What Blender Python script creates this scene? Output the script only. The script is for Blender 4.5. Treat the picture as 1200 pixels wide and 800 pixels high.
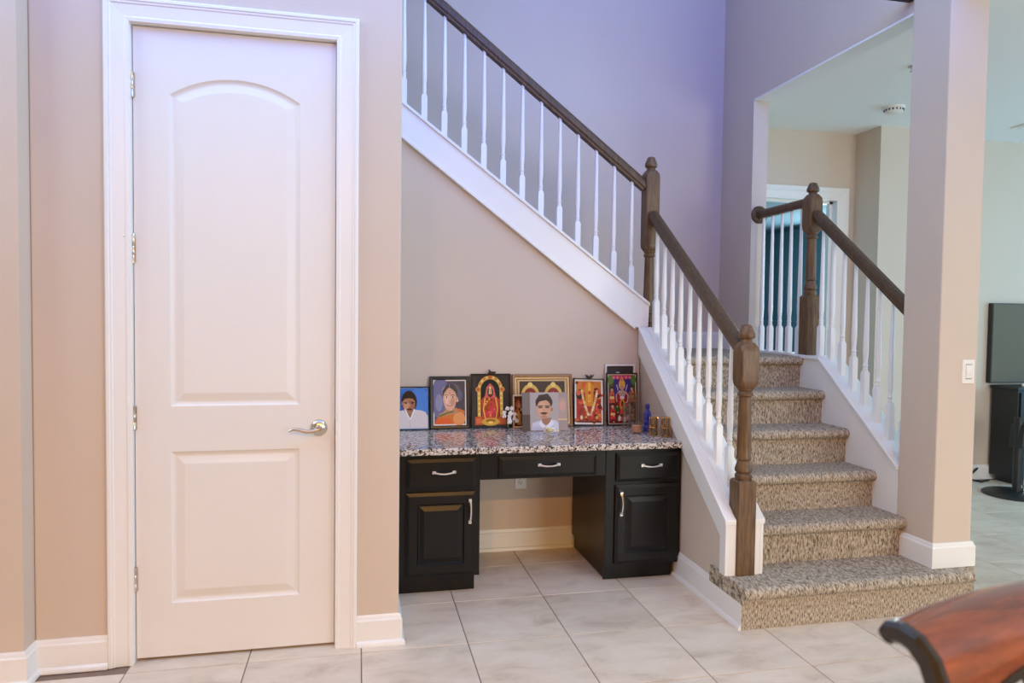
import bpy, math, random
from mathutils import Vector, Matrix
random.seed(4)
for _o in list(bpy.data.objects): bpy.data.objects.remove(_o)
S = bpy.context.scene
COL = S.collection

# ------------------------------------------------------------------ camera
CAM_H = 1.37
FPX, PITCH, ROLL, YAW = 829.53, .03651, .01261, .21446
_cy, _sy, _cp, _sp, _cr, _sr = math.cos(YAW), math.sin(YAW), math.cos(PITCH), math.sin(PITCH), math.cos(ROLL), math.sin(ROLL)
FW = Vector((_sy*_cp, _cy*_cp, -_sp)); _rt = Vector((_cy, -_sy, 0)); _up = _rt.cross(FW)
RT = _cr*_rt + _sr*_up; UP = -_sr*_rt + _cr*_up
cd = bpy.data.cameras.new('camera'); cam = bpy.data.objects.new('camera', cd); COL.objects.link(cam)
cd.sensor_width = 36; cd.lens = FPX*36/1200; cd.clip_start = .05
cam.matrix_world = Matrix(((RT.x, UP.x, -FW.x, 0), (RT.y, UP.y, -FW.y, 0), (RT.z, UP.z, -FW.z, CAM_H), (0, 0, 0, 1)))
cd.dof.use_dof = True; cd.dof.focus_distance = 3.7; cd.dof.aperture_fstop = 3.2
S.camera = cam
def _ray(x, y): return (x-600)/FPX*RT + (400-y)/FPX*UP + FW
def onz(x, y, z=0.): d = _ray(x, y); return Vector((0, 0, CAM_H)) + d*((z-CAM_H)/d.z)
def ony(x, y, Y): d = _ray(x, y); return Vector((0, 0, CAM_H)) + d*(Y/d.y)
def onx(x, y, X): d = _ray(x, y); return Vector((0, 0, CAM_H)) + d*(X/d.x)

# ------------------------------------------------------------------ light and exposure
vs = S.view_settings
vs.view_transform = 'Standard'; vs.look = 'None'; vs.gamma = 1; vs.use_curve_mapping = False; vs.exposure = -.16
S.cycles.use_denoising = True
S.cycles.max_bounces = 8; S.cycles.diffuse_bounces = 5
W = bpy.data.worlds.new('daylight'); S.world = W; W.use_nodes = True
W.node_tree.nodes['Background'].inputs[0].default_value = (.55, .68, 1, 1)
W.node_tree.nodes['Background'].inputs[1].default_value = .25
def area(name, loc, rot, sx, sy, power, col, spread=180):
    l = bpy.data.lights.new(name, 'AREA'); l.shape = 'RECTANGLE'; l.size = sx; l.size_y = sy; l.energy = power; l.color = col
    l.spread = math.radians(spread)
    o = bpy.data.objects.new(name, l); COL.objects.link(o); o.location = loc; o.rotation_euler = [math.radians(a) for a in rot]; return o
def bulb(name, loc, power, col, r=.06):
    l = bpy.data.lights.new(name, 'POINT'); l.energy = power; l.color = col; l.shadow_soft_size = r
    o = bpy.data.objects.new(name, l); COL.objects.link(o); o.location = loc; return o
area('loft_window_daylight', (-.4, -3.85, 4.35), (84, 0, 0), 5.2, 2.0, 400, (.05, .13, 1))
area('high_left_fill', (-3.9, 1.0, 4.4), (90, 0, -90), 3.0, 1.6, 140, (.64, .92, 1))  # added fill from high left; the wall behind it has no window
area('high_right_fill', (2.66, 1.2, 4.4), (90, 0, 90), 2.6, 1.5, 108, (.40, .68, 1))  # extra lamp tinting the upper stairwell, not backed by any window opening
area('rear_right_fill', (4.6, -3.85, 1.5), (90, 0, 0), 3.0, 1.9, 195, (.95, 1, .96))  # lamp added to brighten the stair side; rear wall is solid here
area('living_room_window_daylight', (7.85, 2.2, 1.6), (90, 0, 90), 4.0, 2.0, 140, (.25, .70, 1))
area('blue_room_window_daylight', (4.9, 6.6, 1.6), (90, 0, 90), 1.2, 1.4, 62, (.66, .9, 1))
def downlight(x, y, power, col=(1, .47, .07)):
    l = bpy.data.lights.new('ceiling_downlight', 'AREA'); l.shape = 'DISK'; l.size = .16; l.energy = power; l.color = col
    o = bpy.data.objects.new('ceiling_downlight', l); COL.objects.link(o); o.location = (x, y, 2.905); return o
for _x, _y, _p in ((-1.0, -1.9, 108), (.9, -1.9, 108)): downlight(_x, _y, _p)

# ------------------------------------------------------------------ materials
def lin(c):
    return tuple(((v/255)/12.92 if v <= 10.3 else ((v/255+.055)/1.055)**2.4) for v in c) + (1,)
def mat(name, rgb, rough=.6, metal=0, spec=.5, coat=0, noise=None, bump=None):
    """rgb linear. noise=(scale, amount): slight tone variation; bump=(scale, strength)"""
    m = bpy.data.materials.new(name); m.use_nodes = True; n = m.node_tree; b = n.nodes['Principled BSDF']
    b.inputs['Base Color'].default_value = (*rgb, 1); b.inputs['Roughness'].default_value = rough; b.inputs['Metallic'].default_value = metal
    b.inputs['Specular IOR Level'].default_value = spec; b.inputs['Coat Weight'].default_value = coat; b.inputs['Coat Roughness'].default_value = .08
    tc = n.nodes.new('ShaderNodeTexCoord')
    if noise:
        t = n.nodes.new('ShaderNodeTexNoise'); t.inputs['Scale'].default_value = noise[0]; t.inputs['Detail'].default_value = 4
        n.links.new(tc.outputs['Object'], t.inputs['Vector'])
        mx = n.nodes.new('ShaderNodeMix'); mx.data_type = 'RGBA'
        a = noise[1]
        mx.inputs[6].default_value = (*[v*(1-a) for v in rgb], 1); mx.inputs[7].default_value = (*[min(1, v*(1+a)) for v in rgb], 1)
        n.links.new(t.outputs[0], mx.inputs[0]); n.links.new(mx.outputs[2], b.inputs['Base Color'])
    if bump:
        t2 = n.nodes.new('ShaderNodeTexNoise'); t2.inputs['Scale'].default_value = bump[0]; t2.inputs['Detail'].default_value = 3
        n.links.new(tc.outputs['Object'], t2.inputs['Vector'])
        bp = n.nodes.new('ShaderNodeBump'); bp.inputs['Strength'].default_value = bump[1]; bp.inputs['Distance'].default_value = .002
        n.links.new(t2.outputs[0], bp.inputs['Height']); n.links.new(bp.outputs[0], b.inputs['Normal'])
    return m
def ramp(n, stops):
    r = n.nodes.new('ShaderNodeValToRGB'); e = r.color_ramp.elements
    e[0].position, e[0].color = stops[0]; e[1].position, e[1].color = stops[-1]
    for p, c in stops[1:-1]:
        q = e.new(p); q.color = c
    return r
M = {}
M['wall'] = mat('beige_wall_paint', (.64, .535, .445), .75, noise=(3, .03), bump=(160, .12))
M['white'] = mat('white_trim_paint', (.84, .83, .82), .32, noise=(6, .015))
M['door'] = mat('white_door_paint', (.80, .78, .76), .38, noise=(5, .015), bump=(90, .05))
M['ceil'] = mat('white_ceiling_paint', (.88, .88, .87), .85, bump=(70, .4))
M['black'] = mat('black_cabinet_paint', (.0045, .0045, .0045), .30, spec=.35, noise=(8, .2))
M['blackplastic'] = mat('black_plastic', (.012, .013, .014), .45)
M['nickel'] = mat('brushed_nickel', (.62, .57, .50), .24, 1)
M['chrome'] = mat('satin_chrome', (.85, .84, .82), .22, 1)
M['plastic'] = mat('white_plastic', (.82, .80, .77), .35)
M['slot'] = mat('dark_slot', (.02, .018, .016), .6)
M['frame_black'] = mat('black_picture_frame', (.012, .011, .011), .3)
M['frame_gold'] = mat('brown_gold_picture_frame', (.24, .12, .06), .35, .2, noise=(60, .4))
M['frame_cream'] = mat('cream_picture_frame', (.75, .60, .40), .4)
M['frame_white'] = mat('white_picture_frame', (.8, .78, .75), .4)
M['petal'] = mat('white_petals', (.85, .80, .78), .6)
M['petal_yellow'] = mat('yellow_petals', (.82, .70, .35), .6)
M['wax'] = mat('orange_candle_wax', (.80, .36, .16), .5)
M['brass'] = mat('polished_brass', (.70, .48, .22), .2, 1)
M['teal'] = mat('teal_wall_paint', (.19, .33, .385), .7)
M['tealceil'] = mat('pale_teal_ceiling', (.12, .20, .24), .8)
M['tv'] = mat('dark_screen', (.15, .13, .095), .6, spec=.15)
def glass(name, col, body=0., bodycol=None):
    """thin-walled glass: tinted see-through plus a mirror film"""
    m = bpy.data.materials.new(name); m.use_nodes = True; n = m.node_tree; n.nodes.remove(n.nodes['Principled BSDF'])
    out = n.nodes['Material Output']; tr = n.nodes.new('ShaderNodeBsdfTransparent'); tr.inputs[0].default_value = (*col, 1)
    gl = n.nodes.new('ShaderNodeBsdfGlossy'); gl.inputs['Roughness'].default_value = .04; lw = n.nodes.new('ShaderNodeLayerWeight'); lw.inputs[0].default_value = .3; pw = n.nodes.new('ShaderNodeMath'); pw.operation = 'MULTIPLY_ADD'; pw.inputs[1].default_value = .7; pw.inputs[2].default_value = .07; n.links.new(lw.outputs['Facing'], pw.inputs[0])
    src = tr.outputs[0]
    if body:
        df = n.nodes.new('ShaderNodeBsdfDiffuse'); df.inputs[0].default_value = (*(bodycol or col), 1); mb = n.nodes.new('ShaderNodeMixShader'); mb.inputs[0].default_value = body
        n.links.new(tr.outputs[0], mb.inputs[1]); n.links.new(df.outputs[0], mb.inputs[2]); src = mb.outputs[0]
    mx = n.nodes.new('ShaderNodeMixShader'); n.links.new(pw.outputs[0], mx.inputs[0]); n.links.new(src, mx.inputs[1]); n.links.new(gl.outputs[0], mx.inputs[2]); n.links.new(mx.outputs[0], out.inputs[0])
    return m
M['glass'] = glass('clear_glass', (.93, .91, .90)); M['blueglass'] = glass('cobalt_blue_glass', (.05, .09, .8), .45, (.01, .03, .45)); M['acrylic'] = glass('clear_acrylic', (.98, .98, .98))
M['smoke_glass'] = glass('smoky_glass', (.86, .80, .74))

def wood(name, dark, light, rough, coat, scale=(1, 1, 1), ws=6):
    m = bpy.data.materials.new(name); m.use_nodes = True; n = m.node_tree; b = n.nodes['Principled BSDF']
    tc = n.nodes.new('ShaderNodeTexCoord'); mp = n.nodes.new('ShaderNodeMapping'); mp.inputs['Scale'].default_value = scale
    n.links.new(tc.outputs['Object'], mp.inputs[0])
    t = n.nodes.new('ShaderNodeTexNoise'); t.inputs['Scale'].default_value = ws; t.inputs['Detail'].default_value = 6; t.inputs['Roughness'].default_value = .65
    n.links.new(mp.outputs[0], t.inputs['Vector'])
    r = ramp(n, [(.3, (*dark, 1)), (.7, (*light, 1))]); n.links.new(t.outputs[0], r.inputs[0]); n.links.new(r.outputs[0], b.inputs['Base Color'])
    b.inputs['Roughness'].default_value = rough; b.inputs['Coat Weight'].default_value = coat; b.inputs['Coat Roughness'].default_value = .06
    return m
M['wood'] = wood('dark_stained_oak', (.040, .020, .008), (.135, .072, .028), .45, .05, (14, 14, 1.5), 5)
M['newel'] = wood('brown_stained_oak', (.062, .029, .010), (.20, .104, .038), .45, .05, (14, 14, 1.5), 5)
M['mahogany'] = wood('glossy_mahogany', (.085, .016, .003), (.30, .070, .010), .17, .8, (1.2, 7, 7), 4)
M['chairblack'] = mat('black_lacquer', (.012, .010, .009), .22, coat=.6)

def carpet():
    m = bpy.data.materials.new('speckled_beige_carpet'); m.use_nodes = True; n = m.node_tree; b = n.nodes['Principled BSDF']
    tc = n.nodes.new('ShaderNodeTexCoord'); mp = n.nodes.new('ShaderNodeMapping'); mp.inputs['Scale'].default_value = (205, 56, 56)
    n.links.new(tc.outputs['Object'], mp.inputs[0])
    t = n.nodes.new('ShaderNodeTexNoise'); t.inputs['Scale'].default_value = 1; t.inputs['Detail'].default_value = 2.5; t.inputs['Roughness'].default_value = .6
    n.links.new(mp.outputs[0], t.inputs['Vector'])
    r = ramp(n, [(.30, (.07, .054, .042, 1)), (.41, (.23, .18, .132, 1)), (.50, (.41, .345, .268, 1)), (.60, (.53, .455, .365, 1)), (.72, (.70, .63, .54, 1))])
    n.links.new(t.outputs[0], r.inputs[0])
    n.links.new(r.outputs[0], b.inputs['Base Color']); b.inputs['Roughness'].default_value = .95; b.inputs['Specular IOR Level'].default_value = .1
    bp = n.nodes.new('ShaderNodeBump'); bp.inputs['Strength'].default_value = .55; bp.inputs['Distance'].default_value = .005
    n.links.new(t.outputs[0], bp.inputs['Height']); n.links.new(bp.outputs[0], b.inputs['Normal'])
    return m
M['carpet'] = carpet()
def granite():
    m = bpy.data.materials.new('speckled_granite'); m.use_nodes = True; n = m.node_tree; b = n.nodes['Principled BSDF']
    tc = n.nodes.new('ShaderNodeTexCoord')
    v = n.nodes.new('ShaderNodeTexVoronoi'); v.inputs['Scale'].default_value = 150; n.links.new(tc.outputs['Object'], v.inputs['Vector'])
    t = n.nodes.new('ShaderNodeTexNoise'); t.inputs['Scale'].default_value = 55; t.inputs['Detail'].default_value = 3; n.links.new(tc.outputs['Object'], t.inputs['Vector'])
    sep = n.nodes.new('ShaderNodeSeparateColor'); n.links.new(v.outputs['Color'], sep.inputs[0])
    ad = n.nodes.new('ShaderNodeMath'); ad.operation = 'MULTIPLY_ADD'; ad.inputs[1].default_value = .45; n.links.new(sep.outputs[0], ad.inputs[0]); n.links.new(t.outputs[0], ad.inputs[2])
    r = ramp(n, [(.50, (.015, .012, .012, 1)), (.60, (.10, .08, .075, 1)), (.68, (.40, .33, .29, 1)), (.80, (.66, .60, .55, 1)), (.95, (.75, .70, .66, 1))])
    r.color_ramp.interpolation = 'LINEAR'
    n.links.new(ad.outputs[0], r.inputs[0]); n.links.new(r.outputs[0], b.inputs['Base Color']); b.inputs['Roughness'].default_value = .08; b.inputs['Specular IOR Level'].default_value = .65
    return m
M['granite'] = granite()
def tile():
    m = bpy.data.materials.new('beige_stone_tile'); m.use_nodes = True; n = m.node_tree; b = n.nodes['Principled BSDF']
    tc = n.nodes.new('ShaderNodeTexCoord'); oi = n.nodes.new('ShaderNodeObjectInfo')
    add = n.nodes.new('ShaderNodeVectorMath'); add.operation = 'ADD'; cmb = n.nodes.new('ShaderNodeCombineXYZ')
    mu = n.nodes.new('ShaderNodeMath'); mu.operation = 'MULTIPLY'; mu.inputs[1].default_value = 37; n.links.new(oi.outputs['Random'], mu.inputs[0])
    n.links.new(mu.outputs[0], cmb.inputs[0]); n.links.new(mu.outputs[0], cmb.inputs[1]); n.links.new(tc.outputs['Object'], add.inputs[0]); n.links.new(cmb.outputs[0], add.inputs[1])
    mp = n.nodes.new('ShaderNodeMapping'); mp.inputs['Scale'].default_value = (3.5, 7, 5); n.links.new(add.outputs[0], mp.inputs[0])
    t = n.nodes.new('ShaderNodeTexNoise'); t.inputs['Scale'].default_value = 1.2; t.inputs['Detail'].default_value = 7; t.inputs['Roughness'].default_value = .62; t.inputs['Distortion'].default_value = .5
    n.links.new(mp.outputs[0], t.inputs['Vector'])
    r = ramp(n, [(.26, (.53, .43, .34, 1)), (.45, (.70, .59, .48, 1)), (.62, (.77, .665, .56, 1))]); n.links.new(t.outputs[0], r.inputs[0])
    hv = n.nodes.new('ShaderNodeHueSaturation'); ml = n.nodes.new('ShaderNodeMapRange'); ml.inputs[3].default_value = .93; ml.inputs[4].default_value = 1.06
    n.links.new(oi.outputs['Random'], ml.inputs[0]); n.links.new(ml.outputs[0], hv.inputs['Value']); n.links.new(r.outputs[0], hv.inputs['Color'])
    n.links.new(hv.outputs[0], b.inputs['Base Color']); b.inputs['Roughness'].default_value = .42
    return m
M['tile'] = tile()
M['grout'] = mat('brown_grout', (.24, .17, .125), .9, noise=(30, .15))
def printmat():
    m = bpy.data.materials.new('photo_print'); m.use_nodes = True; n = m.node_tree; b = n.nodes['Principled BSDF']
    a = n.nodes.new('ShaderNodeVertexColor'); a.layer_name = 'ink'; n.links.new(a.outputs[0], b.inputs['Base Color']); b.inputs['Roughness'].default_value = .35; b.inputs['Specular IOR Level'].default_value = .2
    return m
M['print'] = printmat()

# ------------------------------------------------------------------ mesh helpers
class MB:
    def __init__(s): s.v = []; s.f = []; s.sm = []
    def add(s, vs_, fs, smooth=False):
        k = len(s.v); s.v += [tuple(p) for p in vs_]; s.f += [tuple(i+k for i in f) for f in fs]; s.sm += [smooth]*len(fs); return s
    def box(s, x0, x1, y0, y1, z0, z1):
        return s.add([(x0,y0,z0),(x1,y0,z0),(x1,y1,z0),(x0,y1,z0),(x0,y0,z1),(x1,y0,z1),(x1,y1,z1),(x0,y1,z1)],
                     [(0,3,2,1),(4,5,6,7),(0,1,5,4),(1,2,6,5),(2,3,7,6),(3,0,4,7)])
    def prism(s, poly, axis, a, b, smooth=False):
        """poly: 2D points; axis 'x': (y,z), 'y': (x,z), 'z': (x,y)"""
        def P(p, t): return (t, p[0], p[1]) if axis == 'x' else ((p[0], t, p[1]) if axis == 'y' else (p[0], p[1], t))
        n = len(poly); vv = [P(p, a) for p in poly] + [P(p, b) for p in poly]
        ar = sum(poly[i][0]*poly[(i+1) % n][1]-poly[(i+1) % n][0]*poly[i][1] for i in range(n))
        if axis == 'y': ar = -ar
        if (b < a): ar = -ar
        side = [(i, (i+1) % n, n+(i+1) % n, n+i) for i in range(n)]; caps = [tuple(range(n-1, -1, -1)), tuple(range(n, 2*n))]
        if ar < 0: side = [f[::-1] for f in side]; caps = [c[::-1] for c in caps]
        s.add(vv, side, smooth); k = len(s.v)-2*n
        s.f += [tuple(i+k for i in c) for c in caps]; s.sm += [False]*2
        return s
    def lathe(s, prof, c=(0, 0, 0), seg=16, axis='z', smooth=True):
        vv = []; ff = []
        for r, h in prof:
            for i in range(seg):
                a = 2*math.pi*i/seg; x, y = r*math.cos(a), r*math.sin(a)
                vv.append((c[0]+x, c[1]+y, c[2]+h) if axis == 'z' else ((c[0]+x, c[1]-h, c[2]+y) if axis == 'y' else (c[0]+h, c[1]+x, c[2]+y)))
        for j in range(len(prof)-1):
            for i in range(seg):
                k = (i+1) % seg; ff.append((j*seg+i, j*seg+k, (j+1)*seg+k, (j+1)*seg+i))
        s.add(vv, ff, smooth); k0 = len(s.v)-len(vv)
        s.f += [tuple(k0+i for i in range(seg-1, -1, -1)), tuple(k0+(len(prof)-1)*seg+i for i in range(seg))]; s.sm += [False]*2
        return s
    def tube(s, pts, rad, seg=10, smooth=True):
        pts = [Vector(p) for p in pts]; rr = rad if isinstance(rad, (list, tuple)) else [rad]*len(pts); vv = []; ff = []; u = None
        for i, p in enumerate(pts):
            d = (pts[min(i+1, len(pts)-1)]-pts[max(i-1, 0)]).normalized()
            if u is None: u = d.orthogonal().normalized()
            u = (u - d*u.dot(d)).normalized(); w = d.cross(u)
            for k in range(seg):
                a = 2*math.pi*k/seg; vv.append(p+(u*math.cos(a)+w*math.sin(a))*rr[i])
        for j in range(len(pts)-1):
            for i in range(seg):
                k = (i+1) % seg; ff.append((j*seg+i, j*seg+k, (j+1)*seg+k, (j+1)*seg+i))
        ff += [tuple(range(seg-1, -1, -1)), tuple((len(pts)-1)*seg+i for i in range(seg))]
        return s.add(vv, ff, smooth)
    def loft(s, rings, closed=True, smooth=True, caps=True):
        n = len(rings[0]); vv = [p for r in rings for p in r]; ff = []
        for j in range(len(rings)-1):
            for i in range(n if closed else n-1):
                k = (i+1) % n; ff.append((j*n+i, j*n+k, (j+1)*n+k, (j+1)*n+i))
        s.add(vv, ff, smooth)
        if caps:
            k0 = len(s.v)-len(vv); s.f += [tuple(k0+i for i in range(n-1, -1, -1)), tuple(k0+(len(rings)-1)*n+i for i in range(n))]; s.sm += [False]*2
        return s
    def ball(s, c, rx, ry=None, rz=None, seg=10, rings=6):
        ry = ry or rx; rz = rz or rx; vv = []; ff = []
        for j in range(rings+1):
            t = math.pi*j/rings
            for i in range(seg):
                a = 2*math.pi*i/seg; vv.append((c[0]+rx*math.sin(t)*math.cos(a), c[1]+ry*math.sin(t)*math.sin(a), c[2]+rz*math.cos(t)))
        for j in range(rings):
            for i in range(seg):
                k = (i+1) % seg; ff.append((j*seg+i, (j+1)*seg+i, (j+1)*seg+k, j*seg+k))
        return s.add(vv, ff, True)
    def build(s, name, m, parent=None, bevel=0, local=False, seg=2, fix=False):
        off = Vector((0, 0, 0))
        if parent is not None and not local:
            q = parent
            while q is not None: off += q.location; q = q.parent
        me = bpy.data.meshes.new(name); me.from_pydata([tuple(Vector(p)-off) for p in s.v], [], s.f)
        me.polygons.foreach_set('use_smooth', s.sm); me.materials.append(m if not isinstance(m, str) else M[m])
        if fix:
            import bmesh
            bm = bmesh.new(); bm.from_mesh(me); bmesh.ops.recalc_face_normals(bm, faces=bm.faces); bm.to_mesh(me); bm.free()
        if any(s.sm): me.set_sharp_from_angle(angle=math.radians(38))
        me.update()
        o = bpy.data.objects.new(name, me); COL.objects.link(o); o.parent = parent
        if bevel:
            b = o.modifiers.new('edge', 'BEVEL'); b.width = bevel; b.segments = seg; b.limit_method = 'ANGLE'; b.angle_limit = .6
        return o
def tag(o, label, cat, group=None, kind=None):
    o['label'] = label; o['category'] = cat
    if group: o['group'] = group
    if kind: o['kind'] = kind
    return o
def thing(name, loc, label, cat, group=None, kind=None, rot=(0, 0, 0)):
    o = bpy.data.objects.new(name, None); o.empty_display_size = .1; COL.objects.link(o); o.location = loc; o.rotation_euler = rot
    return tag(o, label, cat, group, kind)
def struct(o, label, cat): return tag(o, label, cat, kind='structure')
def share(src, parent, loc, rot=None, scale=None):
    c = src.copy(); COL.objects.link(c); c.parent = parent; c.location = loc
    if rot: c.rotation_euler = rot
    if scale: c.scale = scale
    return c

# key planes
YD = 2.945      # closet door wall face
YA = 4.01       # desk alcove back wall face
XS = 1.665      # side wall under the lower flight
XC = .171       # end of closet wall
XP = 2.69       # pillar / stair right side
CEIL = 2.92
ZT = .728       # worktop
RISE = .19

# ------------------------------------------------------------------ floor and tiles
T = .4365
flo = MB().box(-4.2, 8.2, -4.2, 8.6, -.08, -.004).build('floor', 'grout')
struct(flo, 'beige stone tile floor with thin brown grout joints', 'floor')
tp = None
h = T/2-.0022; c = .0035
for i in range(-4, 15):
    for j in range(-6, 7):
        x, y = .019+T*(i+.5), 2.877+T*(j+.5)
        if x-T/2 < -1.0 and y > 2.95: continue
        if -1.0 < x < .0 and y > 3.2: continue
        if 1.85 < x < 2.55 and y > 3.2: continue
        if x > 2.6 and y > 5.2: continue
        if x < 2 and y < 1.0: continue
        if tp is None:
            tp = MB().loft([[(-h,-h,-.012),(h,-h,-.012),(h,h,-.012),(-h,h,-.012)],[(-h,-h,-.0012),(h,-h,-.0012),(h,h,-.0012),(-h,h,-.0012)],
                            [(-h+.0015,-h+.0015,0),(h-.0015,-h+.0015,0),(h-.0015,h-.0015,0),(-h+.0015,h-.0015,0)]], smooth=False).build('tile', 'tile', flo)
            tp.location = (x, y, 0)
        else: share(tp, flo, (x, y, 0))

# ------------------------------------------------------------------ walls, ceilings
HI = 5.6
struct(MB().box(-4.2, -1.185, 2.855, 3.2, 0, HI).build('wall_left', 'wall'), 'beige wall stepping forward left of the closet door', 'wall')
DX0, DX1, DZ = -.842, -.088, 2.452      # door opening
wc = MB().prism([(-1.185, 0), (DX0-.012, 0), (DX0-.012, DZ+.012), (DX1+.012, DZ+.012), (DX1+.012, 0), (XC, 0), (XC, HI), (-1.185, HI)], 'y', YD, YD+.12).box(XC-.12, XC-.003, YD+.12, YA+.1, 0, HI)
struct(wc.build('wall_closet', 'wall', bevel=.008, seg=3), 'beige closet wall holding the white panel door', 'wall')
def zupA(x): return 1.981-.737*(x-.991)     # top edge of the upper stringer board
def zloA(x): return 1.818-.752*(x-.943)
wk = MB().prism([(-1.1, 0), (XS, 0), (XS, zupA(XS)-.03), (-1.1, zupA(-1.1)-.03)], 'y', YA, YA+.13)
struct(wk.build('wall_alcove', 'wall'), 'beige wall behind the desk under the upper stair flight', 'wall')
struct(MB().box(-4.2, 2.70, 4.97, 5.1, 0, HI).build('wall_back', 'wall'), 'tall stairwell back wall above the landing', 'wall')
YJ = 4.54
struct(MB().box(2.701, 2.814, 3.08, YJ-.001, 2.893, 2.9052).build('trim_header', 'ceil'), 'white underside of the header over the stair railing', 'trim')
wr = MB().box(2.70, 2.815, YJ, 5.12, 0, HI).box(2.70, 2.815, 3.07, YJ, 2.905, HI).box(2.70, 2.815, -4, 3.07, CEIL, HI)
struct(wr.build('wall_right', 'wall'), 'stairwell right wall with a header over the open railing', 'wall')
struct(MB().box(XP, 2.905, 2.84, 3.075, RISE, HI).build('wall_pillar', 'wall', bevel=.006, seg=3), 'square beige pillar standing on the first carpeted step', 'pillar')
# living room beyond
YF = 5.24
fx0, fx1, fz = 3.03, 3.9, 2.36
wf = MB().box(2.815, fx0-.019, YF, YF+.12, 0, CEIL).box(fx1+.019, 4.07, YF, YF+.12, 0, CEIL).box(fx0-.019, fx1+.019, YF, YF+.12, fz+.019, CEIL)
struct(wf.build('wall_far', 'wall'), 'far wall around the blue doorway behind the railing', 'wall')
struct(MB().box(4.07, 4.75, 4.95, 5.36, 0, CEIL).build('wall_jog', 'wall'), 'grey projecting wall corner right of the blue doorway', 'wall')
struct(MB().box(4.75, 8.2, 5.12, 5.3, 0, CEIL).build('wall_living', 'wall'), 'far living room wall behind the black furniture', 'wall')
# rest of the rooms, behind and beside the camera
struct(MB().box(-4.2, -4.05, -4.2, 2.86, 0, HI).build('wall_outer_left', 'wall'), 'outer wall left of the foyer', 'wall')
wb = MB().box(-4.2, -1.1, -4.2, -4.05, 0, HI).box(2.3, 8.2, -4.2, -4.05, 0, HI).box(-1.1, 2.3, -4.2, -4.05, 0, .7).box(-1.1, 2.3, -4.2, -4.05, 2.3, 3.35).box(-1.1, 2.3, -4.2, -4.05, 5.35, HI)
struct(wb.build('wall_rear', 'wall'), 'rear wall with windows behind the camera', 'wall')
wo = MB().box(8.05, 8.2, -4.2, .2, 0, CEIL).box(8.05, 8.2, 4.2, 5.3, 0, CEIL).box(8.05, 8.2, .2, 4.2, 0, .6).box(8.05, 8.2, .2, 4.2, 2.6, CEIL)
struct(wo.build('wall_outer_right', 'wall'), 'window wall of the living room', 'wall')
struct(MB().box(-4.2, 2.70, -4.2, 1.15, CEIL, 3.08).build('ceiling_low', 'ceil'), 'low white ceiling over the dining side', 'ceiling')
struct(MB().box(2.815, 8.2, -4.2, 5.36, CEIL, 3.08).build('ceiling_living', 'ceil'), 'white living room ceiling beyond the pillar', 'ceiling')
struct(MB().box(-4.2, 2.83, -4.2, 5.1, HI, HI+.1).build('ceiling_high', 'ceil'), 'high stairwell ceiling', 'ceiling')
struct(MB().box(XC+.005, XP+.005, 3.07, 3.11, 2.962, 2.995).build('trim_beam', 'blackplastic'), 'thin dark rail meeting the top of the pillar', 'trim')
# small blue room through the far doorway
br = MB().box(4.07, 5.2, YF+.12, YF+.2, 0, 2.5).box(2.6, 2.83, YF+.12, YF+.2, 0, 2.5).box(2.6, 2.7, YF+.12, 8.1, 0, 2.5).box(5.1, 5.2, YF+.12, 8.1, 0, 2.5).box(2.6, 5.2, 8.0, 8.1, 0, 2.5)
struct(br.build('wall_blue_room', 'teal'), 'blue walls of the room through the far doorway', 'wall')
struct(MB().box(2.6, 5.2, YF+.12, 8.1, 2.44, 2.5).build('ceiling_blue_room', 'tealceil'), 'pale ceiling of the blue room', 'ceiling')

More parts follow.
